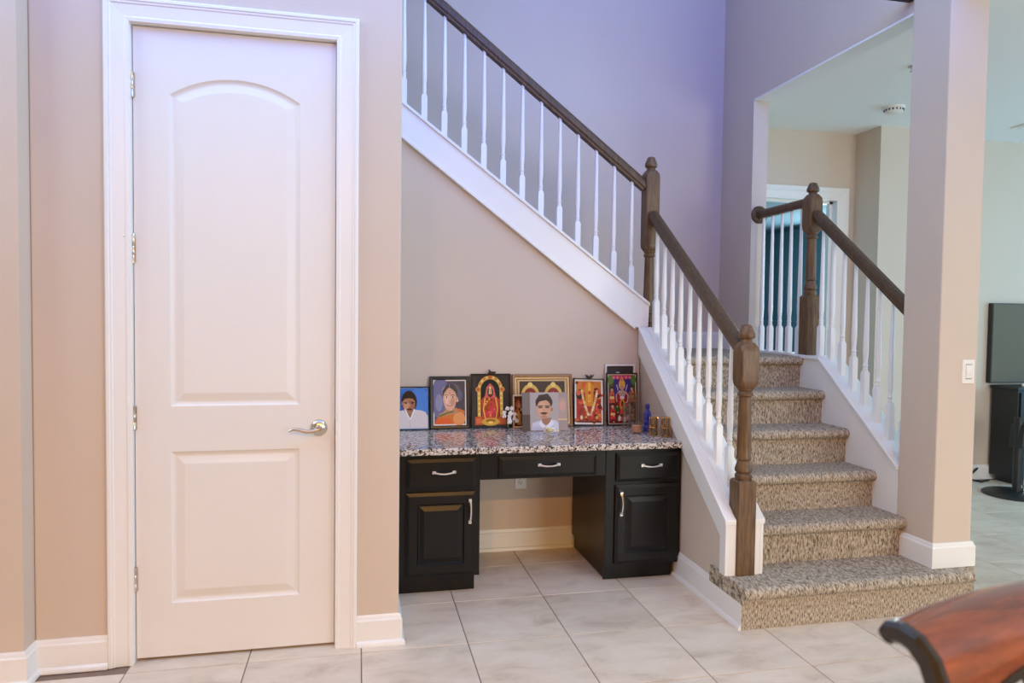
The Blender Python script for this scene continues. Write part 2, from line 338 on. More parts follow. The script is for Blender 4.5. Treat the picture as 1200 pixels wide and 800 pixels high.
# ------------------------------------------------------------------ door and casing
def casing(mb, x0, x1, zt, yf, w=.085, z0=0, inner=.0):
    """moulded casing round an opening; profile is (offset from opening edge, projection)"""
    prof = [(0, .0), (0, .010), (.012, .012), (.018, .009), (.060, .013), (.064, .017), (.070, .017), (.073, .021), (w-.004, .021), (w, .018), (w, 0)]
    rings = []
    for (px, pz, sx, sz) in ((x0, z0, -1, 0), (x0, zt, -1, 1), (x1, zt, 1, 1), (x1, z0, 1, 0)):
        rings.append([(px+sx*o, yf-d, pz+sz*o) for o, d in prof])
    mb.loft(rings, closed=True, smooth=False)
def panel_face(mb, x0, x1, z0, z1, panels, y):
    """flat front with moulded sunk panels: panels = list of (px0,px1,pz0,pz1,arch rise)"""
    N = 16
    def arch(px0, px1, pz1, rise, d):
        """points along the top edge, left to right, inset d"""
        a, b = px0+d, px1-d
        if rise <= 0: return [(a+(b-a)*i/N, pz1-d) for i in range(N+1)]
        hw = (px1-px0)/2; R = (hw*hw+rise*rise)/(2*rise); cx = (px0+px1)/2; cz = pz1+rise-R
        return [(xx, cz+math.sqrt(max(0, (R-d)**2-(xx-cx)**2))) for xx in [a+(b-a)*i/N for i in range(N+1)]]
    zs = z0; pl = min(p[0] for p in panels); pr = max(p[1] for p in panels)
    def quad(a, b, c_, d): mb.add([(p[0], y, p[1]) for p in (a, b, c_, d)], [(0, 1, 2, 3)])
    quad((x0, z0), (pl, z0), (pl, z1), (x0, z1)); quad((pr, z0), (x1, z0), (x1, z1), (pr, z1))
    for k, (px0, px1, pz0, pz1, rise) in enumerate(panels):
        quad((px0, zs), (px1, zs), (px1, pz0), (px0, pz0))
        top = arch(px0, px1, pz1, rise, 0); nxt = panels[k+1][2] if k+1 < len(panels) else z1
        if rise > 0 or k+1 == len(panels):
            for i in range(N): quad(top[i], top[i+1], (top[i+1][0], nxt), (top[i][0], nxt))
            zs = nxt
        else: zs = pz1
        loops = []
        for d, dep in ((0, 0), (.007, .006), (.014, .0085), (.020, .0085), (.048, .0015), (.052, .001)):
            tt = arch(px0, px1, pz1, rise, d)
            loop = [(px0+d, pz0+d), (px1-d, pz0+d)] + tt[::-1]
            loops.append([(p[0], y+dep, p[1]) for p in loop])
        mb.loft(loops, closed=True, smooth=False, caps=False)
        n = len(loops[-1]); mb.add(loops[-1], [tuple(range(n))])
    return mb
DY = YD+.022
d1 = thing('door_1', ((DX0+DX1)/2, YD, 0), 'white two-panel closet door with an arched upper panel', 'door', kind='structure')
sl = MB(); gx0, gx1 = DX0+.003, DX1-.003
panel_face(sl, gx0, gx1, .012, DZ-.003, [(-.712, -.228, .222, .822, 0), (-.712, -.228, 1.0, 2.20, .075)], DY)
sl.add([(gx0, DY, .012), (gx1, DY, .012), (gx1, DY, DZ-.003), (gx0, DY, DZ-.003), (gx0, DY+.035, .012), (gx1, DY+.035, .012), (gx1, DY+.035, DZ-.003), (gx0, DY+.035, DZ-.003)],
       [(4, 7, 6, 5), (0, 4, 5, 1), (1, 5, 6, 2), (2, 6, 7, 3), (3, 7, 4, 0)])
slab = sl.build('door_leaf', 'door', d1)
cs = MB(); casing(cs, DX0-.002, DX1+.002, DZ+.002, YD, .086); cs.build('door_casing', 'white', d1, fix=True)
jb = MB().box(DX0-.02, DX0, YD-.001, YD+.12, 0, DZ+.02).box(DX1, DX1+.02, YD-.001, YD+.12, 0, DZ+.02).box(DX0, DX1, YD-.001, YD+.12, DZ, DZ+.02)
jb.box(DX0, DX0+.012, DY+.037, DY+.05, 0, DZ).box(DX1-.012, DX1, DY+.037, DY+.05, 0, DZ).build('door_jamb', 'white', d1)
for z in (2.226, 1.601, .958, .328):
    hb = MB().lathe([(.0065, -.048), (.0065, -.018), (.0058, -.017), (.0065, -.016), (.0065, .016), (.0058, .017), (.0065, .018), (.0065, .048)], (DX0+.001, DY-.008, z), 10)
    hb.box(DX0-.004, DX0+.010, DY-.008, DY-.001, z-.045, z+.045)
    ho = hb.build('hinge', 'nickel', d1)
    if z == 1.601:
        hs = MB().tube([(DX0+.001, DY-.01, z+.055), (DX0-.02, DY-.03, z+.052), (DX0-.045, DY-.026, z+.045)], .0035).lathe([(.007, 0), (.007, .012)], (DX0-.048, DY-.026, z+.036), 8).lathe([(.009, .045), (.009, .062), (.006, .066)], (DX0+.001, DY-.008, z), 10)
        hs.build('hinge_stop', 'nickel', ho)
LX, LZ = -.153, .905
hd = MB().lathe([(.0335, 0), (.0335, .004), (.030, .010), (.020, .014), (.013, .016), (.0115, .020), (.0115, .045), (.009, .05)], (LX, DY, LZ), 28, 'y')
hd.tube([(LX+.004, DY-.040, LZ), (LX-.018, DY-.046, LZ-.008), (LX-.045, DY-.047, LZ-.009), (LX-.075, DY-.047, LZ-.001), (LX-.098, DY-.045, LZ+.001), (LX-.115, DY-.043, LZ-.006)], [.011, .0095, .008, .0072, .0062, .004])
hd.build('lever_handle', 'nickel', d1)
MB().box(DX1-.003, DX1+.001, DY-.003, DY+.03, LZ-.03, LZ+.03).build('strike_plate', 'slot', d1)

# ------------------------------------------------------------------ baseboards
def bb_prof(h=.125, t=.015): return [(0, 0), (0, h), (t*.35, h), (t*.55, h-.006), (t*.7, h-.016), (t, h-.022), (t, 0)]
def baseboard(name, label, segs, z0=0, h=.125, shoe=True):
    """segs: list of (p0, p1, normal) with plan points; one object with a shoe moulding child"""
    b = MB(); s = MB(); n = len(segs)
    sp = [(.012, 0), (.012, .022), (.018, .021), (.024, .015), (.027, .006), (.027, 0)]
    for k, (p0, p1, nn) in enumerate(segs):
        d = Vector((p1[0]-p0[0], p1[1]-p0[1])).normalized(); N = Vector(nn)
        m0 = m1 = 0.
        if k > 0 and segs[k-1][1] == p0: m0 = d.dot(Vector(segs[k-1][2]))          # follow the neighbour's offset at the corner
        if k < n-1 and segs[k+1][0] == p1: m1 = d.dot(Vector(segs[k+1][2]))
        for mb, pr in ((b, bb_prof(h)), (s, sp)):
            mb.loft([[(p0[0]+N.x*t+d.x*t*m0, p0[1]+N.y*t+d.y*t*m0, z0+z) for t, z in pr], [(p1[0]+N.x*t+d.x*t*m1, p1[1]+N.y*t+d.y*t*m1, z0+z) for t, z in pr]], smooth=False)
    o = struct(b.build(name, 'white', fix=True), label, 'baseboard')
    if shoe: s.build('shoe_moulding', 'white', o, fix=True)
    return o
baseboard('baseboard_left', 'white baseboard on the wall step left of the closet door', [((-4, 2.855), (-1.185, 2.855), (0, -1)), ((-1.185, 2.855), (-1.185, YD), (1, 0)), ((-1.185, YD), (DX0-.088, YD), (0, -1))])
baseboard('baseboard_closet', 'short white baseboard between the closet door and the desk alcove', [((DX1+.088, YD), (XC, YD), (0, -1)), ((XC, YD), (XC, 3.39), (1, 0))])
baseboard('baseboard_alcove', 'white baseboard in the knee space under the desk', [((.55, YA), (1.26, YA), (0, -1))])
baseboard('baseboard_stair', 'white baseboard along the side of the lower stair flight', [((XS, 3.46), (XS, 2.776), (-1, 0))], h=.135)
baseboard('baseboard_pillar', 'white baseboard wrapped round the foot of the pillar', [((XP, 3.075), (XP, 2.84), (-1, 0)), ((XP, 2.84), (2.905, 2.84), (0, -1)), ((2.905, 2.84), (2.905, 3.075), (1, 0))], z0=RISE, h=.118, shoe=False)
baseboard('baseboard_landing', 'white baseboard round the stair landing', [((1.4, 4.97), (2.70, 4.97), (0, -1)), ((2.70, 4.97), (2.70, YJ), (-1, 0))], z0=1.14, shoe=False)
baseboard('baseboard_living', 'white baseboard on the far living room wall', [((4.75, 5.12), (7.9, 5.12), (0, -1)), ((4.07, 4.95), (4.76, 4.95), (0, -1))])

# ------------------------------------------------------------------ stairs
R = [None, 2.775, 3.035, 3.255, 3.475, 3.695, 3.915]     # riser faces
def step_prof(y, z0, z1, back, top=.055):
    """carpeted step section, nosing towards -Y"""
    n = .032
    pts = [(y, z0), (y, z1-top)]
    r = top/2
    for i in range(9):
        a = -math.pi/2 - math.pi*i/8
        pts.append((y-n+r+.004+math.cos(a)*(r+.004), z1-r+math.sin(a)*r))
    pts += [(y-n+r+.03, z1), (back, z1), (back, z0)]
    return pts
st = thing('staircase', (2.18, 2.775, 0), 'staircase covered in speckled beige carpet rising to a landing', 'staircase')
for k in range(1, 7):
    x0, x1 = (XS+.157, XP-.001) if k > 1 else (XS-.014, 2.845)
    back = (R[k+1]+.04) if k < 6 else 4.06
    m = MB()
    if k == 1:
        m.prism(step_prof(R[1], 0, RISE, 3.07), 'x', x0, x1, True); m.box(2.845, 2.925, 2.83, 3.06, 0, RISE-.0005)
    else: m.prism(step_prof(R[k], RISE*(k-1)-.01, RISE*k, back), 'x', x0, x1, True)
    o = m.build('step', 'carpet', st, fix=True)
    o.data.shade_smooth() if False else None
MB().box(XS+.135, 2.70, 4.05, 4.969, 1.0, 1.14).box(2.70, 2.83, 4.05, YJ, 1.0, 1.139).build('landing', 'carpet', st)
for k in range(1, 12):
    xk = 1.70-.25*(k-1)
    pr = [(-(p[0]), p[1]) for p in step_prof(-xk, 1.14+RISE*(k-1)-.05, 1.14+RISE*k, -(xk-.29))]
    MB().prism(pr, 'y', YA+.135, 4.968, True).build('step', 'carpet', st, fix=True)

# ---- side walls and white boards of the lower flight
def zcB(y): return 1.285+.805*(y-3.955)
def zcC(y): return min(1.150, 1.147+.788*(y-3.733))
BY0 = 2.915
struct(MB().prism([(2.99, 0.0), (4.0, 0.0), (4.0, zcB(4.0)-.022), (2.99, zcB(2.99)-.022)], 'x', XS, XS+.155).build('wall_stair', 'wall'), 'beige side wall under the lower stair flight', 'wall')
tb = thing('trim_1', (XS, 2.92, .19), 'white stringer board and cap along the lower stair flight', 'stair trim', kind='structure')
o0, o1 = XS-.02, XS
def board(x0, x1):
    w = .135
    return MB().prism([(BY0, RISE), (BY0+.055, RISE), (BY0+.055, zcB(BY0)-.085), (3.30, zcB(3.30)-w), (YA-.02, zcB(YA-.02)-.165), (YA-.02, zcB(YA-.02)-.01), (BY0, zcB(BY0)-.01)], 'x', x0, x1)
board(o0, o1).build('stringer_board', 'white', tb, .003)
board(XS+.155, XS+.172).build('stringer_board', 'white', tb, .003)
MB().prism([(BY0-.002, zcB(BY0-.002)-.022), (BY0-.002, zcB(BY0-.002)), (YA-.02, zcB(YA-.02)), (YA-.02, zcB(YA-.02)-.022)], 'x', XS-.023, 1.698).prism([(2.99, zcB(2.99)-.022), (2.99, zcB(2.99)), (YA-.02, zcB(YA-.02)), (YA-.02, zcB(YA-.02)-.022)], 'x', 1.698, 1.790).prism([(BY0-.002, zcB(BY0-.002)-.022), (BY0-.002, zcB(BY0-.002)), (YA-.02, zcB(YA-.02)), (YA-.02, zcB(YA-.02)-.022)], 'x', 1.790, XS+.178).build('cap', 'white', tb, .003)
MB().box(XS, 1.6985, BY0+.001, 2.99, RISE, zcB(BY0)-.02).build('end_board', 'white', tb)
MB().box(1.7895, XS+.155, BY0+.001, 2.99, RISE, zcB(BY0)-.02).build('end_board', 'white', tb)
tu = thing('trim_2', (.95, YA, 1.8), 'white stringer board below the upper flight balusters', 'stair trim', kind='structure')
xa, xb = XC+.001, XS+.045
MB().prism([(xa, zloA(xa)), (xb-.09, zloA(xb-.09)), (xb-.005, zcB(YA-.02)+.0), (xb, zupA(xb)), (xa, zupA(xa))], 'y', YA-.025, YA).build('stringer_board', 'white', tu, .003)
MB().prism([(xa, zloA(xa)-.012), (xb-.09, zloA(xb-.09)-.012), (xb-.09, zloA(xb-.09)+.012), (xa, zloA(xa)+.012)], 'y', YA-.034, YA).build('lower_moulding', 'white', tu, .003)
MB().prism([(xa, zupA(xa)-.014), (xb, zupA(xb)-.014), (xb, zupA(xb)+.006), (xa, zupA(xa)+.006)], 'y', YA-.038, YA+.15).build('cap', 'white', tu, .003)
tr = thing('trim_3', (2.76, 3.5, 0), 'white stringer wall and cap on the pillar side of the lower flight', 'stair trim', kind='structure')
MB().prism([(3.076, 0), (4.02, 0), (4.02, zcC(4.02)-.02), (3.733, zcC(3.733)-.02), (3.076, zcC(3.076)-.02)], 'x', XP, 2.83).build('stringer_wall', 'white', tr)
MB().prism([(3.076, zcC(3.076)-.02), (3.733, 1.127), (4.02, 1.13), (4.02, 1.15), (3.733, 1.147), (3.076, zcC(3.076))], 'x', XP-.012, 2.842).build('cap', 'white', tr, .004)
MB().box(XP+.012, 2.83, 4.02, YJ, 1.14, 1.152).build('shoe_rail', 'white', tr)

# ------------------------------------------------------------------ railings
def baluster_mb(L, blk=.15):
    a = .0165; m = MB()
    m.loft([[(-a,-a,-.06),(a,-a,-.06),(a,a,-.06),(-a,a,-.06)], [(-a,-a,blk),(a,-a,blk),(a,a,blk),(-a,a,blk)], [(-.010,-.010,blk+.016),(.010,-.010,blk+.016),(.010,.010,blk+.016),(-.010,.010,blk+.016)]], smooth=False)
    z = blk+.012
    m.lathe([(.0105, z), (.0125, z+.006), (.0135, z+.014), (.0115, z+.020), (.0115, z+.024), (.0145, z+.028), (.0145, z+.034), (.0115, z+.038), (.012, z+.06), (.0148, z+.10), (.0150, z+.13), (.0085, L)], seg=12)
    return m
def newel_mb(zs, w=.044, tipz=None):
    """zs: foot, base top, block bottom, block top, tip (heights above foot)"""
    zb, z1, z2, z3, z4 = zs; m = MB()
    def sq(a, z): return [(-a,-a,z),(a,-a,z),(a,a,z),(-a,a,z)]
    def octa(a, c_, z): return [(-a+c_,-a,z),(a-c_,-a,z),(a,-a+c_,z),(a,a-c_,z),(a-c_,a,z),(-a+c_,a,z),(-a,a-c_,z),(-a,-a+c_,z)]
    m.loft([sq(w, zb), sq(w, z1-.01), sq(w*.80, z1)], smooth=False)
    L = z2-z1
    m.lathe([(w*.80, z1-.004), (w*.88, z1+.010), (w*.88, z1+.022), (w*.74, z1+.027), (w*.74, z1+.032), (w*.90, z1+.038), (w*.90, z1+.050), (w*.70, z1+.075), (w*.62, z1+.088), (w*.78, z1+.094), (w*.78, z1+.104), (w*.72, z1+.110), (w*.74, z1+.16), (w*.72, z1+L*.5), (w*.64, z2-.05), (w*.62, z2-.036), (w*.82, z2-.030), (w*.82, z2-.020), (w*.66, z2-.014), (w*.66, z2-.010), (w*.80, z2-.004), (w*.80, z2+.004)], seg=20)
    c_ = w*.28
    m.loft([octa(w*.72, w*.3, z2), octa(w, c_, z2+.022), octa(w, c_*.35, z2+.045), octa(w, c_*.35, z3-.045), octa(w, c_, z3-.022), octa(w*.70, w*.28, z3)], smooth=False)
    t = z4-z3
    m.lathe([(w*.62, z3-.002), (w*.58, z3+t*.12), (w*.52, z3+t*.18), (w*.80, z3+t*.24), (w*.86, z3+t*.36), (w*.84, z3+t*.48), (w*.68, z3+t*.72), (w*.60, z3+t*.78), (w*.54, z3+t*.92), (w*.30, z4)], seg=20)
    return m
def rail_ring(p, side, up, w=.058, h=.062):
    pr = [(-.36,-.5),(.36,-.5),(.36,-.30),(.5,-.18),(.5,.18),(.40,.38),(.2,.5),(-.2,.5),(-.40,.38),(-.5,.18),(-.5,-.18),(-.36,-.30)]
    return [Vector(p)+side*(a*w)+up*(b*h) for a, b in pr]
def rail(p0, p1, side, w=.058, h=.062):
    p0, p1 = Vector(p0), Vector(p1); d = (p1-p0).normalized(); up = d.cross(side).normalized()
    if up.z < 0: up = -up
    # plumb-cut ends
    return MB().loft([rail_ring(p0, side, up, w, h), rail_ring(p1, side, up, w, h)], smooth=False)
NX = 1.744
# upper flight railing (plane Y = 4.08)
ra = thing('stair_railing', (1.0, 4.08, 1.9), 'upper flight railing with white balusters and a dark handrail', 'railing')
tl, trr = ony(523, 0, 4.05), ony(757, 208, 4.05)
sA = (trr.z-tl.z)/(trr.x-tl.x)
def ztopA(x): return tl.z+sA*(x-tl.x)
off = .036
x0r, x1r = -.6, NX-.035
rail((x0r, 4.08, ztopA(x0r)-off*1.2), (x1r, 4.08, ztopA(x1r)-off*1.2), Vector((0, 1, 0)), .06, .066).build('handrail', 'wood', ra, .004, fix=True)
LA = None; bp = None
for k in range(-4, 12):
    x = .361+.1148*k; zb = zupA(x)+.006
    if bp is None:
        L = ztopA(x)-zb-.085; bp = baluster_mb(L).build('baluster', 'white', ra, local=True, fix=True); bp.location = Vector((x, 4.08, zb))-ra.location
    else: share(bp, ra, Vector((x, 4.08, zb))-ra.location)
nm = newel_mb((1.12, 1.30, 1.772, 2.264, 2.347)).build('newel_post', 'newel', ra, .0025, local=True, fix=True); nm.location = Vector((NX, 4.08, 0))-ra.location
# lower flight, desk side (plane X = NX)
rb = thing('stair_railing', (NX, 3.5, .8), 'lower flight railing beside the desk ending in a brown newel post', 'railing')
c0, c1 = onx(764, 250, NX), onx(866, 403, NX)
sB = (c1.z-c0.z)/(c1.y-c0.y)
def zcenB(y): return c0.z+sB*(y-c0.y)
rail((NX, 4.034, zcenB(4.034)), (NX, 2.98, zcenB(2.98)), Vector((1, 0, 0)), .060, .066).build('handrail', 'wood', rb, .004, fix=True)
for k in range(9):
    y = 3.075+.1112*k; zb = zcB(y)
    L = zcenB(y)-.03-zb
    b_ = baluster_mb(L, .17).build('baluster', 'white', rb, local=True, fix=True); b_.location = Vector((NX, y, zb))-rb.location
zn = [onx(868, v, NX).z for v in (0,)]
def zn(y_, Y): return ony(870, y_, Y).z
nb = newel_mb((RISE, zn(562, 2.93), zn(456, 2.93), zn(401, 2.93), zn(380, 2.945))).build('newel_post', 'newel', rb, .0025, local=True, fix=True); nb.location = Vector((NX, 2.946, 0))-rb.location
# pillar side
PX = 2.76
rc = thing('stair_railing', (PX, 3.6, 1.1), 'railing on the pillar side turning along the landing to the wall', 'railing')
c0c, c1c = onx(959, 253, PX), onx(1065, 362, PX)
sC = (c1c.z-c0c.z)/(c1c.y-c0c.y)
def zcenC(y): return c0c.z+sC*(y-c0c.y)
rail((PX, 3.89, zcenC(3.89)), (PX, 3.07, zcenC(3.07)), Vector((1, 0, 0)), .060, .066).build('handrail', 'wood', rc, .004, fix=True)
for y in (3.82, 3.72, 3.622, 3.522, 3.424, 3.326, 3.228, 3.13):
    zb = zcC(y); b_ = baluster_mb(zcenC(y)-.03-zb, .17).build('baluster', 'white', rc, local=True, fix=True); b_.location = Vector((PX, y, zb))-rc.location
zr = (onx(941, 240, PX).z+onx(893, 250, PX).z)/2
rail((PX, 3.95, zr), (PX, YJ-.012, zr), Vector((1, 0, 0)), .056, .058).build('handrail', 'wood', rc, .004, fix=True)
MB().lathe([(.062, 0), (.062, .006), (.055, .014), (.045, .018)], (PX, YJ, zr), 24, 'y').build('rosette', 'wood', rc)
for px in (891.6, 902, 913, 924, 935.6):
    y = onx(px, 400, PX).y
    if y > YJ-.02: y = YJ-.025
    b_ = baluster_mb(zr-.025-1.152, .16).build('baluster', 'white', rc, local=True, fix=True); b_.location = Vector((PX, y, 1.152))-rc.location
nyc = 3.935
nc = newel_mb((1.12, onx(946, 346, PX).z, onx(948, 274, PX).z, onx(949, 229, PX).z, onx(950, 215, PX).z)).build('newel_post', 'newel', rc, .0025, local=True, fix=True); nc.location = Vector((PX, nyc, 0))-rc.location

# ------------------------------------------------------------------ desk
def raised(mb, x0, x1, z0, z1, y, t=.019, edge=.008, panel=None):
    """cabinet front: bevelled edge, optional raised centre panel"""
    e = edge
    def rect(a, b, c_, d, yy): return [(a, yy, c_), (b, yy, c_), (b, yy, d), (a, yy, d)]
    loops = [rect(x0, x1, z0, z1, y), rect(x0, x1, z0, z1, y-t+.006), rect(x0+e*2, x1-e*2, z0+e*2, z1-e*2, y-t)]
    if panel:
        p = panel
        loops += [rect(x0+p, x1-p, z0+p, z1-p, y-t), rect(x0+p+.006, x1-p-.006, z0+p+.006, z1-p-.006, y-t+.008), rect(x0+p+.012, x1-p-.012, z0+p+.012, z1-p-.012, y-t+.008), rect(x0+p+.034, x1-p-.034, z0+p+.034, z1-p-.034, y-t+.0005)]
    mb.loft(loops, smooth=False, caps=False); k = len(mb.v)-4; mb.add([mb.v[k+i] for i in range(4)], [(0, 1, 2, 3)]); mb.add(loops[0], [(3, 2, 1, 0)])
    return mb
def pull(parent, c_, L=.098, vert=False):
    m = MB(); n = 9
    for sgn in (-1, 1):
        a = sgn*L/2
        if not vert: m.loft([[(c_[0]+a+dx*k, c_[1]-yy, c_[2]+dz*k) for dx, dz in ((-.011,-.009),(.011,-.009),(.011,.009),(-.011,.009))] for k, yy in ((1, 0), (1, .012), (.8, .018))], smooth=False)
        else: m.loft([[(c_[0]+dx*k, c_[1]-yy, c_[2]+a+dz*k) for dx, dz in ((-.009,-.011),(.009,-.011),(.009,.011),(-.009,.011))] for k, yy in ((1, 0), (1, .012), (.8, .018))], smooth=False)
    pts = []; rad = []
    for i in range(n):
        t = -1+2*i/(n-1); s_ = t*L/2; yy = .015+.012*(1-t*t); dr = -.006*(1-t*t)
        pts.append((c_[0]+s_, c_[1]-yy, c_[2]+dr) if not vert else (c_[0]-dr*.6, c_[1]-yy, c_[2]+s_)); rad.append(.0065-.002*(1-abs(t)))
    m.tube(pts, rad, 8); return m.build('pull', 'chrome', parent, fix=True)
CY = 3.415
gr = tag(MB().box(XC+.004, XS-.003, 3.365, YA-.001, ZT-.032, ZT).build('granite_worktop', 'granite', bevel=.006, seg=3), 'speckled granite worktop spanning the black desk', 'worktop')
def cab(x0, x1, label, dx0, dx1, handle_right):
    cz = ZT-.034
    t_ = thing('desk_cabinet', ((x0+x1)/2, CY, 0), label, 'cabinet')
    MB().box(x0, x1, CY, YA-.03, .085, cz).box(x0+.018, x1-.018, CY+.06, YA-.03, 0, .085).build('body', 'black', t_, .0015)
    MB().box(x0+.012, x1-.03 if not handle_right else x1-.018, CY+.045, CY+.06, 0, .09).build('toe_kick', 'black', t_)
    dr = raised(MB(), dx0, dx1, .525, .672, CY).build('drawer_front', 'black', t_, fix=True); pull(dr, ((dx0+dx1)/2+.01, CY-.019, .610))
    dd = raised(MB(), dx0-.004, dx1, .098, .508, CY, panel=.055).build('door', 'black', t_, fix=True)
    hx = dx1-.030 if handle_right else dx0+.022
    pull(dd, (hx, CY-.019, .415), .105, True)
    return t_
cab(XC+.006, .592, 'black desk cabinet beside the closet wall with its pull on the right', .232, .568, True)
cab(1.245, XS-.004, 'black desk cabinet beside the stairs with its pull on the left', 1.298, 1.645, False)
kd = thing('pencil_drawer_unit', (.92, CY, .56), 'wide black drawer over the knee space between the cabinets', 'drawer')
MB().box(.594, 1.243, CY+.002, CY+.022, .558, ZT-.034).box(.62, 1.22, CY+.022, 3.85, .585, .67).build('apron', 'black', kd)
df = raised(MB(), .684, 1.190, .566, .672, CY+.002, t=.017).build('drawer_front', 'black', kd, fix=True); pull(df, (.935, CY-.015, .630))
# toe moulding at the closet side cabinet

# outlet, switch
def plate(mb, cx, cz, y, w=.07, h=.115):
    mb.loft([[(cx-w/2*k, y-d, cz-h/2*k2), (cx+w/2*k, y-d, cz-h/2*k2), (cx+w/2*k, y-d, cz+h/2*k2), (cx-w/2*k, y-d, cz+h/2*k2)] for k, k2, d in ((1, 1, 0), (1, 1, .003), (.93, .96, .006))], smooth=False)
    return mb
ol = thing('power_outlet', (.931, YA, .40), 'white wall outlet in the knee space under the desk', 'outlet')
plate(MB(), .935, .415, YA).build('cover_plate', 'plastic', ol, fix=True)
for dz in (.02, -.02):
    MB().lathe([(.0165, 0), (.0165, .0085), (.0155, .009)], (.935, YA, .415+dz), 18, 'y').build('socket', 'plastic', ol)
    MB().box(.927, .929, YA-.0095, YA-.008, .412+dz, .421+dz).box(.941, .943, YA-.0095, YA-.008, .412+dz, .421+dz).box(.933, .937, YA-.0095, YA-.008, .404+dz, .409+dz).build('socket_slots', 'slot', ol)
sw = thing('light_switch', (2.853, 2.84, 1.13), 'white rocker light switch on the pillar', 'switch')
plate(MB(), 2.853, 1.13, 2.84).build('cover_plate', 'plastic', sw, fix=True)
MB().prism([(2.84-.005, 1.097), (2.84-.0075, 1.099), (2.84-.011, 1.128), (2.84-.0085, 1.162), (2.84-.005, 1.163)], 'x', 2.837, 2.869).build('rocker', 'plastic', sw, fix=True)
for _z in (1.0945, 1.163): MB().box(2.835, 2.871, 2.84-.0068, 2.84-.0055, _z, _z+.0025).build('rocker_gap', 'slot', sw)

exec_pictures = True
# ------------------------------------------------------------------ pictures
class Print:
    def __init__(s, w, h): s.w, s.h, s.v, s.f, s.c, s.k = w, h, [], [], [], 0
    def poly(s, pts, col):
        k = len(s.v); y = -s.k*4e-5; s.k += 1
        s.v += [((u-.5)*s.w, y, v*s.h) for u, v in pts]; s.f.append(tuple(range(k, k+len(pts)))); s.c.append(lin(col)); return s
    def rect(s, u0, v0, u1, v1, col): return s.poly([(u0, v0), (u1, v0), (u1, v1), (u0, v1)], col)
    def ell(s, u, v, ru, rv, col, a0=0, a1=360, n=22):
        full = abs(a1-a0) >= 360; N = n if full else n+1
        return s.poly([(u+ru*math.cos(math.radians(a0+(a1-a0)*i/n)), v+rv*math.sin(math.radians(a0+(a1-a0)*i/n))) for i in range(N)], col)
    def line(s, pts, wd, col):
        for (a, b), (c_, d) in zip(pts, pts[1:]):
            dx, dy = (c_-a)*s.w, (d-b)*s.h; L = math.hypot(dx, dy) or 1; nx, ny = -dy/L*wd/2/s.w*s.w, dx/L*wd/2
            s.poly([(a+nx, b+ny*s.w/s.h), (a-nx, b-ny*s.w/s.h), (c_-nx, d-ny*s.w/s.h), (c_+nx, d+ny*s.w/s.h)], col)
        return s
    def build(s, name, parent, y, z0):
        me = bpy.data.meshes.new(name); me.from_pydata([(a, b+y, c_+z0) for a, b, c_ in s.v], [], s.f)
        at = me.color_attributes.new('ink', 'FLOAT_COLOR', 'CORNER'); i = 0
        for p, c_ in zip(me.polygons, s.c):
            for li in p.loop_indices: at.data[li].color = c_
        me.materials.append(M['print']); me.update()
        o = bpy.data.objects.new(name, me); COL.objects.link(o); o.parent = parent; return o
def picture(xl, xr, h, ybot, label, frame_mat, fw, mat_w=0, mat_col=(235, 230, 225), lean=None, roll=0, t=.014, zb=ZT, rotz=0):
    w = xr-xl; ytop = YA-.004
    if lean is None: lean = math.asin(min(.5, max(.0, (ytop-ybot-t)/h)))
    root = thing('picture_frame', ((xl+xr)/2, ybot, zb+.0006+abs(math.sin(roll))*w/2), label, 'picture', rot=(-lean, roll, rotz))
    fr = MB(); loops = []
    for d, y in ((0, t), (0, 0), (fw*.25, -.003), (fw*.8, -.002), (fw, .003), (fw, .008)):
        loops.append([(-w/2+d, y, d), (w/2-d, y, d), (w/2-d, y, h-d), (-w/2+d, y, h-d)])
    fr.loft(loops, smooth=False, caps=False); fr.add(loops[0], [(0, 3, 2, 1)]); fr.add(loops[-1], [(0, 1, 2, 3)])
    fr.build('frame', frame_mat, root, local=True, fix=True)
    iw, ih = w-2*fw, h-2*fw
    if mat_w:
        P0 = Print(iw, ih).rect(0, 0, 1, 1, mat_col); P0.build('mat_board', root, .0065, fw)
    p = Print(iw-2*mat_w, ih-2*mat_w); p.root = root; p.z0 = fw+mat_w
    return root, p
def done(p): return p.build('print', p.root, .0055, p.z0)

# 1 man in a white shirt before blue
root, p = picture(.190, .395, .243, 3.935, 'thin black frame with a portrait in a white shirt against blue', 'frame_black', .006, .004, (150, 180, 225))
p.rect(0, 0, 1, 1, (52, 112, 196)); p.ell(.75, .62, .3, .42, (72, 132, 212)); p.ell(.2, .6, .2, .3, (40, 96, 180))
p.poly([(0, 0), (1, 0), (1, .3), (.93, .40), (.80, .445), (.58, .46), (.30, .46), (.12, .43), (0, .38)], (222, 212, 214))
p.poly([(.31, .5), (.60, .5), (.56, .36), (.46, .23), (.36, .38)], (156, 104, 80))
p.ell(.44, .66, .235, .285, (38, 26, 24)); p.ell(.25, .62, .035, .06, (170, 116, 92))
p.ell(.435, .605, .185, .25, (184, 128, 100)); p.ell(.50, .56, .11, .16, (160, 106, 82)); p.ell(.36, .58, .07, .12, (208, 152, 122))
p.poly([(.25, .70), (.62, .70), (.64, .80), (.45, .92), (.24, .82)], (36, 25, 23)); p.ell(.43, .715, .15, .035, (176, 122, 96))
p.poly([(.28, .655), (.40, .668), (.40, .650), (.28, .640)], (34, 22, 20)); p.poly([(.48, .668), (.60, .655), (.60, .640), (.48, .650)], (34, 22, 20))
p.ell(.345, .628, .035, .014, (30, 20, 20)); p.ell(.54, .628, .035, .014, (30, 20, 20)); p.poly([(.43, .62), (.47, .62), (.485, .53), (.41, .53)], (196, 138, 110))
